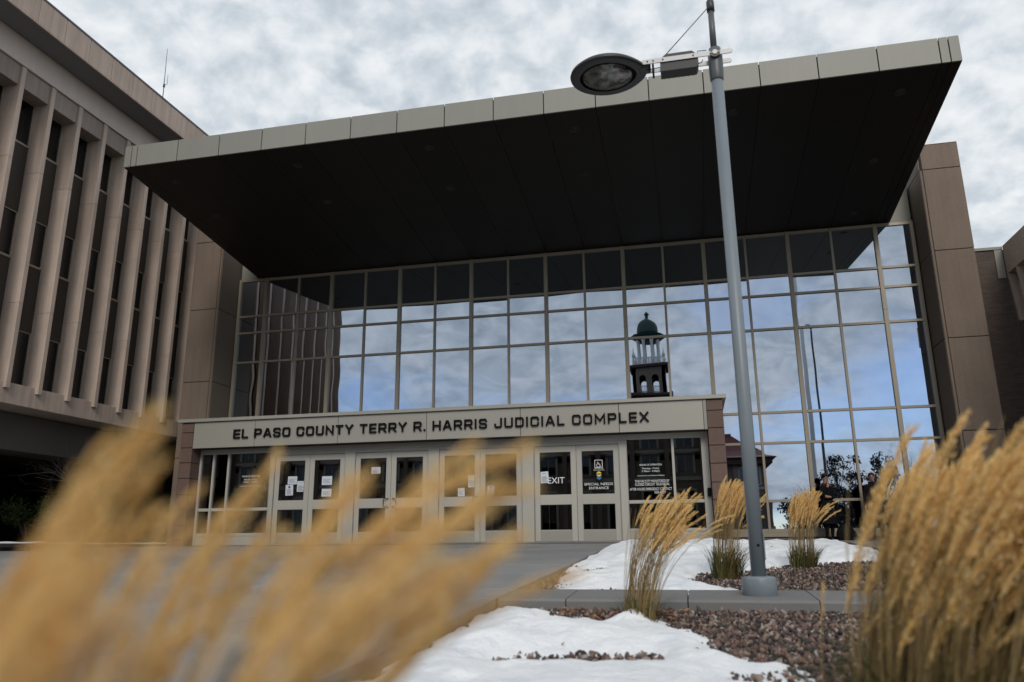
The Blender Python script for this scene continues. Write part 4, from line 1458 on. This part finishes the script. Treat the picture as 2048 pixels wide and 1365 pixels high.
NP = NP + [tuple(c + j + g.uniform(-.005, .005) for c, j in zip(p, jj + jj)) for p in NP for jj in [[g.uniform(-.025, .025), g.uniform(-.025, .025), g.uniform(-.03, .005)]] if p[2] < .09 and not (p[0] > 3.95 or p[2] > .085)]
for p in NP:
    tip, tail = Vector(p[:3]), Vector(p[3:])
    d = tip - tail
    L = d.length
    d.normalize()
    o_ = place_plume(tail, d, 1.0, near, g)
    zl = max(v_.co.z for v_ in o_.data.vertices) * .96
    o_.matrix_basis = o_.matrix_basis @ Matrix.Diagonal((L / .22, L / .22, L / zl, 1))
    o_.matrix_basis = o_.matrix_basis @ Matrix.Diagonal((1.15, 1.15, 1, 1))
    
    root = Vector((3.60 + (tail.x - 3.7) * .55 + g.uniform(-.03, .03), -22.42 + (tail.y + 22.42) * .6 + g.uniform(-.03, .03), near.location.z - .01))
    c1 = tail - d * .22
    pts = []
    for k_ in range(9):
        s = k_ / 8
        pts.append(root * (1 - s) ** 2 + c1 * 2 * s * (1 - s) + tail * s * s)
    st.tube(pts, .0016, 4, 0, False)
tag(st.build('stems', MAT['stem'], near, fix=False), kind='stuff')
bl = MB()
for i in range(260):
    a, rr_ = g.uniform(0, 6.283), .16 * math.sqrt(g.random())
    b0 = Vector((3.62 + rr_ * math.cos(a), -22.42 + rr_ * math.sin(a), near.location.z - .01))
    H = g.uniform(.3, .62)
    out = Vector((math.cos(a), math.sin(a), 0)) * g.uniform(.05, .4)
    pts = [b0 + out * H * (q / 5) ** 1.7 + Vector((0, 0, H * (q / 5 - .25 * (q / 5) ** 3))) for q in range(6)]
    ribbon(bl, pts, .0025, Vector((-math.sin(a), math.cos(a), 0)))
tag(bl.build('leaf_blades', MAT['blade'], near, fix=False), kind='stuff')

# fallen leaves caught in the beds
lf = MB()
for i in range(170):
    if i < 90:
        x, y, z = g.uniform(2.9, 4.0), g.uniform(-16.75, -16.1), 0
        bed = BED_F
    elif i < 110:
        x, y = g.uniform(2.5, 6.8), g.uniform(-15, -6)
        bed = BED_B
    else:
        x, y = g.uniform(2.9, 7), g.uniform(-19, -16.1)
        bed = BED_F
    h = max(snow_h(hf if bed == BED_F else hb, x, y), .025)
    if h > .05 and g.random() < .75:
        continue
    z = gz(y) + bed + h + .012
    e = Euler((g.uniform(-.6, .6), g.uniform(-.6, .6), g.uniform(0, 6.3))).to_matrix()
    s = g.uniform(.015, .035)
    vs = [Vector((x, y, z)) + e @ Vector(q) * s for q in ((-1, 0, 0), (0, .45, .2), (1.1, 0, 0), (0, -.45, .2), (.3, 0, -.1))]
    lf.add(vs, [(0, 1, 4), (1, 2, 4), (2, 3, 4), (3, 0, 4)])
tag(lf.build('fallen_leaves', MAT['dead_leaf'], fix=False), kind='stuff')

# ------------------------------------------------------------------ left side: low kerb with snow, shrubs, bare tree, dark slab
lk = bpy.data.objects.new('bed_kerb', None)
link(lk)
tag(lk, kind='structure')
for q in range(5):
    y1 = .2 - q * 2.6
    box('kerb_stone', -12.95, -12.45, y1 - 2.59, y1, -.9, .06 if y1 > -4 else gz(y1) + .12, MAT['kerb'], lk, .01)
mb = MB()
for q in range(60):
    y = .1 - q * .2
    zt = (.06 if q < 21 else gz(-4.2 - (q // 13) * 0) + .0)
xs, ys = np.linspace(-12.93, -12.47, 7), np.linspace(-9.5, .1, 120)
vs = []
for yy in ys:
    base_z = .06 if (.2 - 2.6 * int((.2 - yy) / 2.6)) > -4 else gz(.2 - 2.6 * int((.2 - yy) / 2.6)) + .12
    for i, xx in enumerate(xs):
        e = math.sin(math.pi * i / 6)
        vs.append((xx, yy, base_z + max(.0, e * (.05 + .05 * mnoise.noise((yy * 1.3, 0, 3)))) - .003))
fs = [(j * 7 + i, j * 7 + i + 1, (j + 1) * 7 + i + 1, (j + 1) * 7 + i) for j in range(119) for i in range(6)]
tag(MB().add(vs, fs, 0, True).build('snow', MAT['snow'], fix=False), kind='stuff')
sheet('planting_soil', [-21, -12.96], [-20, -4.2, 2], -.02, MAT['soil'])


def leaf_ball(mb, c, r, n, size, g, squash=.8):
    for i in range(n):
        d = Vector((g.gauss(0, 1), g.gauss(0, 1), g.gauss(0, 1))).normalized() * r * g.random() ** .4
        d.z *= squash
        p = Vector(c) + d
        e = Euler((g.uniform(0, 6.3), g.uniform(0, 6.3), g.uniform(0, 6.3))).to_matrix()
        s = size * g.uniform(.6, 1.3)
        mb.add([p + e @ Vector(q) * s for q in ((-1, 0, 0), (0, .5, .15), (1, 0, 0), (0, -.5, .15))], [(0, 1, 2, 3)])


def shrub(label, c, r, h, seed):
    g = random.Random(seed)
    t = thing('shrub', label, 'shrub', c, 'evergreen shrubs under the ribbed wing')
    br, lv = MB(), MB()
    for i in range(16):
        a = g.uniform(0, 6.283)
        e = Vector(c) + Vector((math.cos(a) * r * g.uniform(.3, .8), math.sin(a) * r * g.uniform(.3, .8), h * g.uniform(.5, .9)))
        br.tube([Vector(c) + Vector((0, 0, -.05)), (Vector(c) + e) / 2 + Vector((0, 0, .1)), e], [.02, .014, .006], 5)
        leaf_ball(lv, e, r * .42, 190, .035, g)
    br.build('branches', MAT['bark'], t)
    tag(lv.build('foliage', MAT['leaf_dark'], t, fix=False), kind='stuff')


shrub('rounded evergreen shrub nearest the stone pier, behind the snowy kerb', (-13.9, -2.9, 0), .75, 1.25, 31)
shrub('larger dark evergreen shrub in front of the black undercroft', (-13.8, -4.4, -.02), .95, 1.35, 32)
shrub('dark evergreen shrub at the left edge of the frame', (-13.6, -7.5, -.14), .8, 1.2, 33)


def branch(mb, p, d, L, r, depth, g, up=.15, nseg=4, kids=(2, 4), spread=.75):
    pts, rr_ = [p], [r]
    for i in range(nseg):
        d = (d + Vector((g.gauss(0, .13), g.gauss(0, .13), g.gauss(0, .08) + up * .12))).normalized()
        p = p + d * L / nseg
        pts.append(p)
        rr_.append(r * (1 - .55 * (i + 1) / nseg))
    mb.tube(pts, rr_, 5 if depth > 1 else 3, 0, False)
    if depth <= 0:
        return
    for i in range(g.randint(*kids) + (1 if depth > 2 else 0)):
        k_ = g.randint(1, nseg)
        a = Vector((g.gauss(0, 1), g.gauss(0, 1), g.gauss(0, .7))).normalized()
        dd = (d * (1 - spread * .55) + a * spread + Vector((0, 0, up))).normalized()
        branch(mb, pts[k_], dd, L * g.uniform(.5, .78), rr_[k_] * .62, depth - 1, g, up, nseg, kids, spread)


def bare_tree(label, c, h, seed, depth=4, r=.09, group=None):
    g = random.Random(seed)
    t = thing('bare_tree', label, 'tree', c, group)
    c = Vector(c)
    tr = MB()
    top = c + Vector((g.uniform(-.1, .1), g.uniform(-.1, .1), h * .32))
    tr.tube([c + Vector((0, 0, -.1)), (c + top) / 2, top], [r, r * .85, r * .7], 8)
    tr.build('trunk', MAT['bark'], t)
    cr = MB()
    for i in range(6):
        a = 6.283 * i / 6 + g.uniform(-.4, .4)
        branch(cr, top - Vector((0, 0, g.uniform(0, h * .08))), Vector((math.cos(a) * .8, math.sin(a) * .8, 1)).normalized(), h * g.uniform(.3, .42), r * .5, depth, g)
    cr.build('crown', MAT['bark'], t, fix=False)


bare_tree('small leafless tree with fine twigs before the ribbed wing', (-11.9, -4.6, -.02), 3.4, 41, 4, .045)

ds = thing('low_bench', 'low dark bench with a rounded end on the paving at the far left', 'bench', (-11.4, -6.4, gz(-6.4)))
zz = gz(-6.4)
outl = [(-13.6, -6.75), (-11.35, -6.75)] + [(-11.3 + .3 * math.sin(R(a)), -6.4 - .33 * math.cos(R(a))) for a in range(0, 181, 20)] + [(-13.6, -6.05)]
MB().prism(outl, zz + .08, zz + .17, 0, 'z').build('seat', MAT['lamp_box'], ds)
for x in (-13.2, -11.7):
    MB().box(x, x + .12, -6.6, -6.2, zz - .03, zz + .079).build('leg', MAT['lamp_box'], ds)

# ------------------------------------------------------------------ people by the glass
def person(label, loc, face_dir, hair_m, coat_m, scarf_m, seed, glasses, hand_up):
    t = thing('person', label, 'person', loc)
    L = Vector(loc)
    H = 1.70
    ca, sa = math.cos(face_dir), math.sin(face_dir)

    def W(x, y, z):      # local: x to the person's right, -y forward, turned by face_dir
        return Vector((x * ca - y * sa, x * sa + y * ca, z))
    J = {}
    vs, rd, ed = [], [], []

    def v(name, p, r):
        J[name] = len(vs)
        vs.append(W(*p))
        rd.append(r)

    def e(*names):
        for a, b in zip(names[:-1], names[1:]):
            ed.append((J[a], J[b]))
    v('pel', (0, 0, .93), (.145, .11))
    v('wst', (0, .0, 1.10), (.125, .095))
    v('chs', (0, .0, 1.28), (.155, .105))
    v('nkb', (0, .01, 1.42), (.075, .07))
    v('nck', (0, .0, 1.48), (.052, .055))
    v('hd0', (0, -.015, 1.545), (.062, .075))
    v('hd1', (0, -.012, 1.61), (.072, .088))
    v('hd2', (0, .0, 1.665), (.055, .066))
    e('pel', 'wst', 'chs', 'nkb', 'nck', 'hd0', 'hd1', 'hd2')
    for s, n_ in ((1, 'r'), (-1, 'l')):
        v('sh' + n_, (s * .165, .0, 1.385), (.06, .06))
        e('chs', 'sh' + n_)
        if hand_up and s < 0:
            v('el' + n_, (s * .25, -.06, 1.12), (.046, .046))
            v('wr' + n_, (s * .10, -.16, 1.36), (.03, .03))
            v('hn' + n_, (s * .065, -.155, 1.44), (.034, .024))
        elif hand_up:
            v('el' + n_, (s * .22, -.03, 1.10), (.046, .046))
            v('wr' + n_, (-.06, -.19, 1.10), (.03, .03))
            v('hn' + n_, (-.14, -.17, 1.115), (.036, .024))
        else:
            v('el' + n_, (s * .22, .03, 1.10), (.046, .046))
            v('wr' + n_, (s * .23, -.04, .86), (.03, .03))
            v('hn' + n_, (s * .23, -.055, .78), (.036, .022))
        e('sh' + n_, 'el' + n_, 'wr' + n_, 'hn' + n_)
        for q in range(4):
            b0 = Vector(vs[J['hn' + n_]])
            dirn = (b0 - Vector(vs[J['wr' + n_]])).normalized()
            sidev = dirn.cross(Vector((ca, sa, 0)) if not hand_up else Vector((-sa, ca, 0))).normalized()
            off_ = sidev * (q - 1.5) * .018
            k1, k2 = 'f%s%d' % (n_, q), 'g%s%d' % (n_, q)
            J[k1] = len(vs)
            vs.append(b0 + off_ + dirn * (.045 - .006 * abs(q - 1)))
            rd.append((.0095, .0095))
            J[k2] = len(vs)
            vs.append(b0 + off_ + dirn * (.075 - .008 * abs(q - 1)) + W(0, .012, 0) * (1 if q else .8))
            rd.append((.008, .008))
            ed.append((J['hn' + n_], J[k1]))
            ed.append((J[k1], J[k2]))
        k1 = 't' + n_
        J[k1] = len(vs)
        vs.append(b0 + sidev * .045 + dirn * .015)
        rd.append((.0105, .0105))
        ed.append((J['hn' + n_], J[k1]))
        v('hp' + n_, (s * .085, .0, .86), (.09, .09))
        v('kn' + n_, (s * .095, -.02, .49), (.062, .062))
        v('an' + n_, (s * .10, .03, .09), (.042, .042))
        v('to' + n_, (s * .115, -.13, .035), (.042, .034))
        e('pel', 'hp' + n_, 'kn' + n_, 'an' + n_, 'to' + n_)
    me = bpy.data.meshes.new('body')
    me.from_pydata(vs, ed, [])
    ob = bpy.data.objects.new('body', me)
    link(ob)
    sk = ob.modifiers.new('skin', 'SKIN')
    sk.use_smooth_shade = True
    if not me.skin_vertices:
        raise RuntimeError('no skin layer')
    for i, sv in enumerate(me.skin_vertices[0].data):
        sv.radius = rd[i]
        sv.use_root = (i == 0)
    sb = ob.modifiers.new('sub', 'SUBSURF')
    sb.levels = sb.render_levels = 2
    dg = bpy.context.evaluated_depsgraph_get()
    bme = bpy.data.meshes.new_from_object(ob.evaluated_get(dg))
    bpy.data.objects.remove(ob)
    for m_ in (coat_m, MAT['skin']):
        bme.materials.append(m_)
    hands = [Vector(vs[J['hnr']]), Vector(vs[J['hnl']])]
    for p in bme.polygons:
        p.use_smooth = True
        c = p.center
        if c.z > 1.47 or min((c - h).length for h in hands) < .10:
            p.material_index = 1
        else:
            p.material_index = 0
    body = bpy.data.objects.new('body', bme)
    link(body, t)
    # face: nose, eyes, brows, mouth, ears
    def blob(name, mat_, x, y, z, rx_, ry_, rz_):
        vs_, fs_ = [], []
        for i in range(7):
            a = math.pi * i / 6
            for j in range(10):
                b = 6.2832 * j / 10
                vs_.append(W(x + rx_ * math.sin(a) * math.cos(b), y + ry_ * math.sin(a) * math.sin(b), z + rz_ * math.cos(a)))
        for i in range(6):
            for j in range(10):
                fs_.append((i * 10 + j, i * 10 + (j + 1) % 10, (i + 1) * 10 + (j + 1) % 10, (i + 1) * 10 + j))
        MB().add(vs_, fs_, 0, True).build(name, mat_, t, fix=False).matrix_parent_inverse = Matrix.Identity(4)
    blob('nose', MAT['skin'], 0, -.098, 1.585, .012, .020, .026)
    for s in (-1, 1):
        blob('eye', MAT['eye'], s * .028, -.083, 1.605, .012, .008, .006)
        blob('eyebrow', hair_m, s * .028, -.086, 1.622, .018, .006, .004)
        blob('ear', MAT['skin'], s * .073, .0, 1.59, .010, .020, .030)
    blob('mouth', MAT['scarf'], 0, -.086, 1.548, .022, .008, .006)
    blob('chin', MAT['skin'], 0, -.070, 1.525, .030, .022, .020)
    if glasses:
        gm = MB()
        for s in (-1, 1):
            gm.tube([W(s * .03 + .022 * math.cos(6.2832 * q / 14), -.096, 1.604 + .017 * math.sin(6.2832 * q / 14)) for q in range(15)], .0022, 5)
            gm.tube([W(s * .052, -.095, 1.608), W(s * .074, -.03, 1.606), W(s * .076, .005, 1.60)], .002, 4)
        gm.tube([W(-.008, -.097, 1.606), W(.008, -.097, 1.606)], .002, 4)
        gm.build('glasses', MAT['eye'], t).matrix_parent_inverse = Matrix.Identity(4)
    # hair: cap over the skull, longer at the back
    hr = MB()
    vs_, fs_ = [], []
    nr, ns = 8, 20
    for i in range(nr):
        a = math.pi * .62 * i / (nr - 1)
        for j in range(ns):
            b = 6.2832 * j / ns
            front = max(0, -math.sin(b))
            aa = a * (1 - .42 * front)
            k_ = 1 + .05 * math.sin(5 * b + 3 * a)
            vs_.append(W(.082 * k_ * math.sin(aa) * math.cos(b), .005 + .098 * k_ * math.sin(aa) * math.sin(b), 1.615 + .105 * math.cos(aa)))
    for i in range(nr - 1):
        for j in range(ns):
            fs_.append((i * ns + j, i * ns + (j + 1) % ns, (i + 1) * ns + (j + 1) % ns, (i + 1) * ns + j))
    hr.add(vs_, fs_, 0, True)
    hr.build('hair', hair_m, t, fix=False).matrix_parent_inverse = Matrix.Identity(4)
    # long coat: loft from shoulders to below the knee
    co = MB()
    ringz = [(1.44, .085, .075), (1.40, .17, .10), (1.32, .20, .125), (1.18, .185, .13), (1.05, .18, .13), (.92, .20, .145), (.75, .215, .16), (.58, .23, .175), (.42, .245, .185)]
    vs_, fs_ = [], []
    ns = 24
    for z, a, b in ringz:
        for j in range(ns):
            th = 6.2832 * j / ns
            w_ = 1 + .04 * math.sin(7 * th + z * 4) * (1.2 - z)
            vs_.append(W(a * w_ * math.cos(th), b * w_ * math.sin(th), z))
    for i in range(len(ringz) - 1):
        for j in range(ns):
            fs_.append((i * ns + j, i * ns + (j + 1) % ns, (i + 1) * ns + (j + 1) % ns, (i + 1) * ns + j))
    co.add(vs_, fs_, 0, True)
    for z in (1.02, .80, .62):
        blob_c = W(.03, -.150 - (1.02 - z) * .07, z)
        co.lathe([(.009, -.006), (.009, .006)], blob_c, 8, 1)
    co.build('coat', [coat_m, MAT['alu']], t, fix=False).matrix_parent_inverse = Matrix.Identity(4)
    sc = MB()
    for k_ in range(2):
        sc.tube([W((.078 + .008 * k_) * math.cos(6.2832 * q / 16), (.075 + .008 * k_) * math.sin(6.2832 * q / 16), 1.455 - .03 * k_ + .01 * math.sin(3 * 6.2832 * q / 16)) for q in range(17)], .026, 7)
    sc.build('scarf', scarf_m, t, fix=False).matrix_parent_inverse = Matrix.Identity(4)
    # soles
    return t


person('person with dark hair and glasses in a long black coat, hand raised to the chin', (7.56, -.62, .0), R(38), MAT['hair'], MAT['coat'], MAT['scarf'], 1, True, True)
person('person with auburn hair in dark clothes, mostly hidden by the biggest grass clump', (8.70, -.75, .0), R(-10), MAT['hair_red'], MAT['cloth2'], MAT['cloth2'], 2, False, False)

bag = thing('shoulder_bag', 'slumped black bag on the paving by the feet of the person in glasses', 'bag', (7.95, -.75, 0))
bm_ = MB()
vs_, fs_ = [], []
prof = [(.24, .0, .12), (.27, .06, .14), (.25, .18, .12), (.19, .30, .08), (.12, .38, .04), (.03, .41, .015)]
for a, z, b in prof:
    for j in range(20):
        th = 6.2832 * j / 20
        vs_.append((7.95 + a * math.cos(th) - z * .12, -.75 + b * math.sin(th), z))
for i in range(len(prof) - 1):
    for j in range(20):
        fs_.append((i * 20 + j, i * 20 + (j + 1) % 20, (i + 1) * 20 + (j + 1) % 20, (i + 1) * 20 + j))
fs_.append(tuple(range(100, 120)))
bm_.add(vs_, fs_, 0, True)
bm_.build('body', MAT['coat'], bag)
MB().tube([(7.80, -.78, .28), (7.80, -.80, .42), (7.90, -.80, .50), (8.0, -.79, .42), (8.02, -.78, .26)], .012, 6).build('strap', MAT['coat'], bag)

# ------------------------------------------------------------------ what stands behind the viewer and shows in the glass
GZ = -1.07
mus = thing('museum', 'old stone museum with a red tiled roof, mirrored in the glass wall', 'museum', (-8, -80, GZ))
MX0, MX1, MYF, MYB = -92.0, 12.6, -71.0, -95.0
box('wall', MX0, MX1, MYB, MYF, GZ - .1, 8.4, MAT['stone_museum'], mus)
box('string_course', MX0 - .12, MX1 + .12, MYB - .12, MYF + .12, 5.9, 6.2, MAT['museum_trim'], mus)
box('string_course', MX0 - .15, MX1 + .15, MYB - .15, MYF + .15, .6, 1.0, MAT['museum_trim'], mus)
box('cornice', MX0 - .9, MX1 + .9, MYB - .9, MYF + .9, 8.402, 9.1, MAT['museum_dark'], mus, .1)
PV1 = 5.8
box('pavilion_wall', -74, PV1, MYF - 10, MYF + .9, GZ - .1, 12.6, MAT['stone_museum'], mus)
box('pavilion_cornice', -74.5, PV1 + .6, MYF - 10.5, MYF + 1.5, 12.602, 13.4, MAT['museum_dark'], mus, .1)
box('pavilion_course', -74.2, PV1 + .16, MYF + .901, MYF + 1.05, 6.3, 6.7, MAT['museum_trim'], mus)
box('pavilion_course', -74.2, PV1 + .16, MYF + .901, MYF + 1.05, 9.3, 9.6, MAT['museum_trim'], mus)
for i in range(20):
    x = 3.6 - i * 3.7
    for z0, z1 in ((1.2, 5.2), (7.2, 9.0), (9.9, 11.8)):
        w_ = box('window', x - .8, x + .8, MYF + .85, MYF + .93, z0, z1, MAT['wing_glass'], mus)
        f_ = MB()
        f_.box(x - 1.05, x - .81, MYF + .901, MYF + 1.06, z0 - .15, z1 + .2)
        f_.box(x + .81, x + 1.05, MYF + .901, MYF + 1.06, z0 - .15, z1 + .2)
        f_.box(x - .809, x + .809, MYF + .901, MYF + 1.04, z1 + .001, z1 + .28)
        f_.box(x - .03, x + .03, MYF + .931, MYF + .97, z0, z1)
        f_.build('surround', MAT['museum_trim'], w_)
    box('pier', x + 1.6, x + 2.1, MYF + .901, MYF + 1.3, GZ, 12.55, MAT['stone_museum'], mus)
# flared tile roof
rf = MB()
prev = None
rings = [(1.3, 9.1), (.4, 9.35), (-.8, 10.0), (-2.2, 11.1), (-3.4, 12.2)]
vs, fs = [], []
for e_, z in rings:
    vs += [(MX0 - e_, MYB - e_, z), (MX1 + e_, MYB - e_, z), (MX1 + e_, MYF + e_, z), (MX0 - e_, MYF + e_, z)]
for i in range(len(rings) - 1):
    for j in range(4):
        fs.append((i * 4 + j, i * 4 + (j + 1) % 4, (i + 1) * 4 + (j + 1) % 4, (i + 1) * 4 + j))
fs.append((16, 17, 18, 19))
fs.append((3, 2, 1, 0))
rf.add(vs, fs)
rf.box(7.4, 9.1, -75.5, -74.3, 11.9, 12.5)
rf.build('roof', MAT['red_roof'], mus)
for i in range(2):
    x = 10.6 - i * 3.0
    for z0, z1 in ((1.4, 4.9), (6.5, 8.0)):
        w_ = MB()
        w_.box(x - .85, x + .85, MYF - .05, MYF + .02, z0, z1)
        wo_ = w_.build('window', MAT['wing_glass'], mus)
        f_ = MB()
        f_.box(x - 1.05, x - .86, MYF + .001, MYF + .12, z0 - .15, z1 + .2)
        f_.box(x + .86, x + 1.05, MYF + .001, MYF + .12, z0 - .15, z1 + .2)
        f_.box(x - .859, x + .859, MYF + .001, MYF + .10, z1 + .001, z1 + .24)
        f_.box(x - .859, x + .859, MYF + .001, MYF + .14, z0 - .2, z0 - .001)
        f_.build('surround', MAT['museum_trim'], wo_)
    box('pier', x + 1.55, x + 1.95, MYF + .001, MYF + .3, 1.01, 8.39, MAT['stone_museum'], mus)

# clock-less bell tower with arches, colonnade and green dome
tw = thing('bell_tower', 'dark stone tower with a white colonnade and green dome, mirrored in the glass', 'tower', (-.35, -80, 9))
TX, TY = -.35, -80.0
box('shaft', TX - 2.1, TX + 2.1, TY - 2.1, TY + 2.1, 8.0, 18.35, MAT['museum_dark'], tw)
box('cornice', TX - 2.85, TX + 2.85, TY - 2.85, TY + 2.85, 18.36, 18.8, MAT['museum_dark'], tw, .08)
# belfry: four faces with two arches each, open through
bf = MB()
hw = 2.08


def arch_face(mb, ax, sgn):
    z0, z1 = 18.81, 22.1
    spans = [(-hw, -1.22), (-.36, .36), (1.22, hw)]
    zi = 20.75

    def put(a0, a1, za, zb_):
        t0, t1 = sgn * hw, sgn * (hw - .45)
        if ax == 'y':
            mb.box(TX + a0, TX + a1, TY + min(t0, t1), TY + max(t0, t1), za, zb_)
        else:
            mb.box(TX + min(t0, t1), TX + max(t0, t1), TY + a0, TY + a1, za, zb_)
    for a0, a1 in spans:
        put(a0, a1, z0, zi)
    # arch heads as stepped voussoirs
    for c_ in (-.79, .79):
        n_ = 9
        for i in range(n_):
            xa, xb = c_ - .43 + .86 * i / n_, c_ - .43 + .86 * (i + 1) / n_
            xm = (xa + xb) / 2 - c_
            put(xa, xb, zi + math.sqrt(max(.43 ** 2 - xm * xm, 0)), 21.6)
    for a0, a1 in spans:
        put(a0, a1, zi, 21.6)
    put(-hw, hw, 21.601, z1)


for sgn in (-1, 1):
    arch_face(bf, 'y', sgn)
    arch_face(bf, 'x', sgn)
bf.build('belfry', MAT['stone_museum'], tw)
for sgn in (-1, 1):
    for c_ in (-.79, .79):
        rl = MB()
        rl.box(TX + c_ - .425, TX + c_ + .425, TY + sgn * 1.85 - .04, TY + sgn * 1.85 + .04, 19.75, 19.85)
        for i in range(6):
            rl.box(TX + c_ - .40 + i * .15, TX + c_ - .35 + i * .15, TY + sgn * 1.85 - .03, TY + sgn * 1.85 + .03, 18.82, 19.749)
        rl.build('railing', MAT['white_paint'], tw)
box('belfry_cornice', TX - 2.5, TX + 2.5, TY - 2.5, TY + 2.5, 22.11, 22.55, MAT['museum_dark'], tw, .1)
bal = MB()
for sgn in (-1, 1):
    for z in (22.56, 23.45):
        bal.box(TX - 2.05, TX + 2.05, TY + sgn * 1.95 - .07, TY + sgn * 1.95 + .07, z, z + .14)
        bal.box(TX + sgn * 1.97 - .07, TX + sgn * 1.97 + .07, TY - 1.86, TY + 1.86, z, z + .14)
    for i in range(17):
        a = -1.95 + i * .244
        w_ = .12 if i % 4 == 0 else .05
        bal.box(TX + a - w_, TX + a + w_, TY + sgn * 1.95 - .06, TY + sgn * 1.95 + .06, 22.701, 23.449)
        if 0 < i < 16:
            bal.box(TX + sgn * 1.97 - .06, TX + sgn * 1.97 + .06, TY + a - w_, TY + a + w_, 22.701, 23.449)
bal.build('balustrade', MAT['white_paint'], tw)
for i in range(8):
    a = R(22.5 + 45 * i)
    MB().lathe([(.24, 22.56), (.22, 22.9), (.19, 25.9), (.26, 26.1), (.26, 26.3)], (TX + 1.35 * math.cos(a), TY + 1.35 * math.sin(a), 0), 12).build('column', MAT['white_paint'], tw)
for sx in (-1, 1):
    for sy in (-1, 1):
        MB().lathe([(.14, 23.6), (.25, 23.85), (.12, 24.1), (.02, 24.9)], (TX + sx * 1.9, TY + sy * 1.9, 0), 10).build('urn', MAT['white_paint'], tw)
MB().lathe([(1.2, 26.05), (1.65, 26.3), (2.2, 26.6), (2.35, 26.85), (1.75, 26.95), (1.45, 27.0)], (TX, TY, 0), 8, smooth=False).build('eaves', MAT['dome'], tw)
MB().lathe([(1.42, 26.99), (1.40, 27.4), (1.36, 28.0), (1.22, 28.5), (.9, 28.9), (.5, 29.15), (.3, 29.25), (.22, 29.3), (.2, 29.75), (.34, 29.8), (.3, 29.95), (.03, 30.3)], (TX, TY, 0), 24).build('dome', MAT['dome'], tw)

fp = thing('streak_pole', 'tall white pole added to mirror as a pale streak right of the lamp pole', 'streak_pole', (11.15, -25.6, GZ))  # added outdoors, stands in for a white column inside the glass
MB().lathe([(.20, GZ - .05), (.17, GZ + .1), (.15, GZ + .3), (.14, 6), (.10, 16.9)], (11.15, -25.6, 0), 20).build('pole', MAT['white_paint'], fp)
MB().lathe([(.02, 16.9), (.16, 17.0), (.19, 17.15), (.14, 17.3), (.0, 17.36)], (11.15, -25.6, 0), 16).build('finial', MAT['alu'], fp)
fp2 = thing('lamp_post', 'dark slender post with a ball finial, mirrored wavy in the glass', 'post', (11.65, -25.0, GZ))
MB().lathe([(.16, GZ - .05), (.14, GZ + .3), (.085, GZ + .5), (.06, 12.2)], (11.65, -25.0, 0), 16).build('pole', MAT['lamp_shell'], fp2)
MB().lathe([(.03, 12.2), (.06, 12.3), (.14, 12.42), (.16, 12.56), (.12, 12.70), (.0, 12.75)], (11.65, -25.0, 0), 16).build('finial', MAT['alu'], fp2)

bare_tree('leafless tree beside the corner of the museum, mirrored in the glass', (15.0, -58, GZ), 9.3, 51, 4, .16, 'bare trees behind the viewer')
bare_tree('leafless tree near the stone pier, mirrored at the right end of the glass', (18.9, -29, GZ), 8.6, 52, 4, .13, 'bare trees behind the viewer')
bare_tree('far leafless tree between the museum corner and the dark bushy trees', (17.2, -66, GZ), 8.0, 53, 4, .14, 'bare trees behind the viewer')
for i, (x, y, h, lab) in enumerate(((17.6, -57, 8.9, 'dark bushy tree next to the white pole, mirrored in the glass'), (19.7, -59, 9.0, 'middle one of three dark bushy trees mirrored in the glass'), (22.4, -60, 9.5, 'dark bushy tree farthest from the museum, mirrored in the glass'))):
    g = random.Random(60 + i)
    t = thing('bushy_tree', lab, 'tree', (x, y, GZ), 'dark bushy trees behind the viewer')
    tr, lv = MB(), MB()
    tr.tube([(x, y, GZ - .1), (x + .1, y, GZ + 2), (x, y, GZ + h * .8)], [.18, .14, .04], 8)
    for q in range(44):
        a, zz_ = g.uniform(0, 6.283), g.uniform(.22, .97)
        rr_ = (1.75 * math.sin(math.pi * (zz_ * .85 + .1)) ** .7) * g.uniform(.3, 1)
        p = Vector((x + rr_ * math.cos(a), y + rr_ * math.sin(a), GZ + h * zz_))
        tr.tube([(x, y, GZ + h * zz_ * .75), p], [.04, .012], 4)
        leaf_ball(lv, p, .55, 60, .13, g, .9)
    tr.build('trunk', MAT['bark'], t)
    tag(lv.build('crown', MAT['leaf_far'], t, fix=False), kind='stuff')
hedge = MB()
g = random.Random(77)
for i in range(130):
    leaf_ball(hedge, (13.4 + i * .2, -64 + g.uniform(-1, 1), GZ + .4 + 6.2 * g.random() ** 1.5), 1.1, 130, .2, g)
tag(hedge.build('hedge', MAT['leaf_far'], fix=False), 'long dark mass of winter bushes behind the viewer, mirrored low in the glass', 'hedge')

bpy.context.view_layer.update()
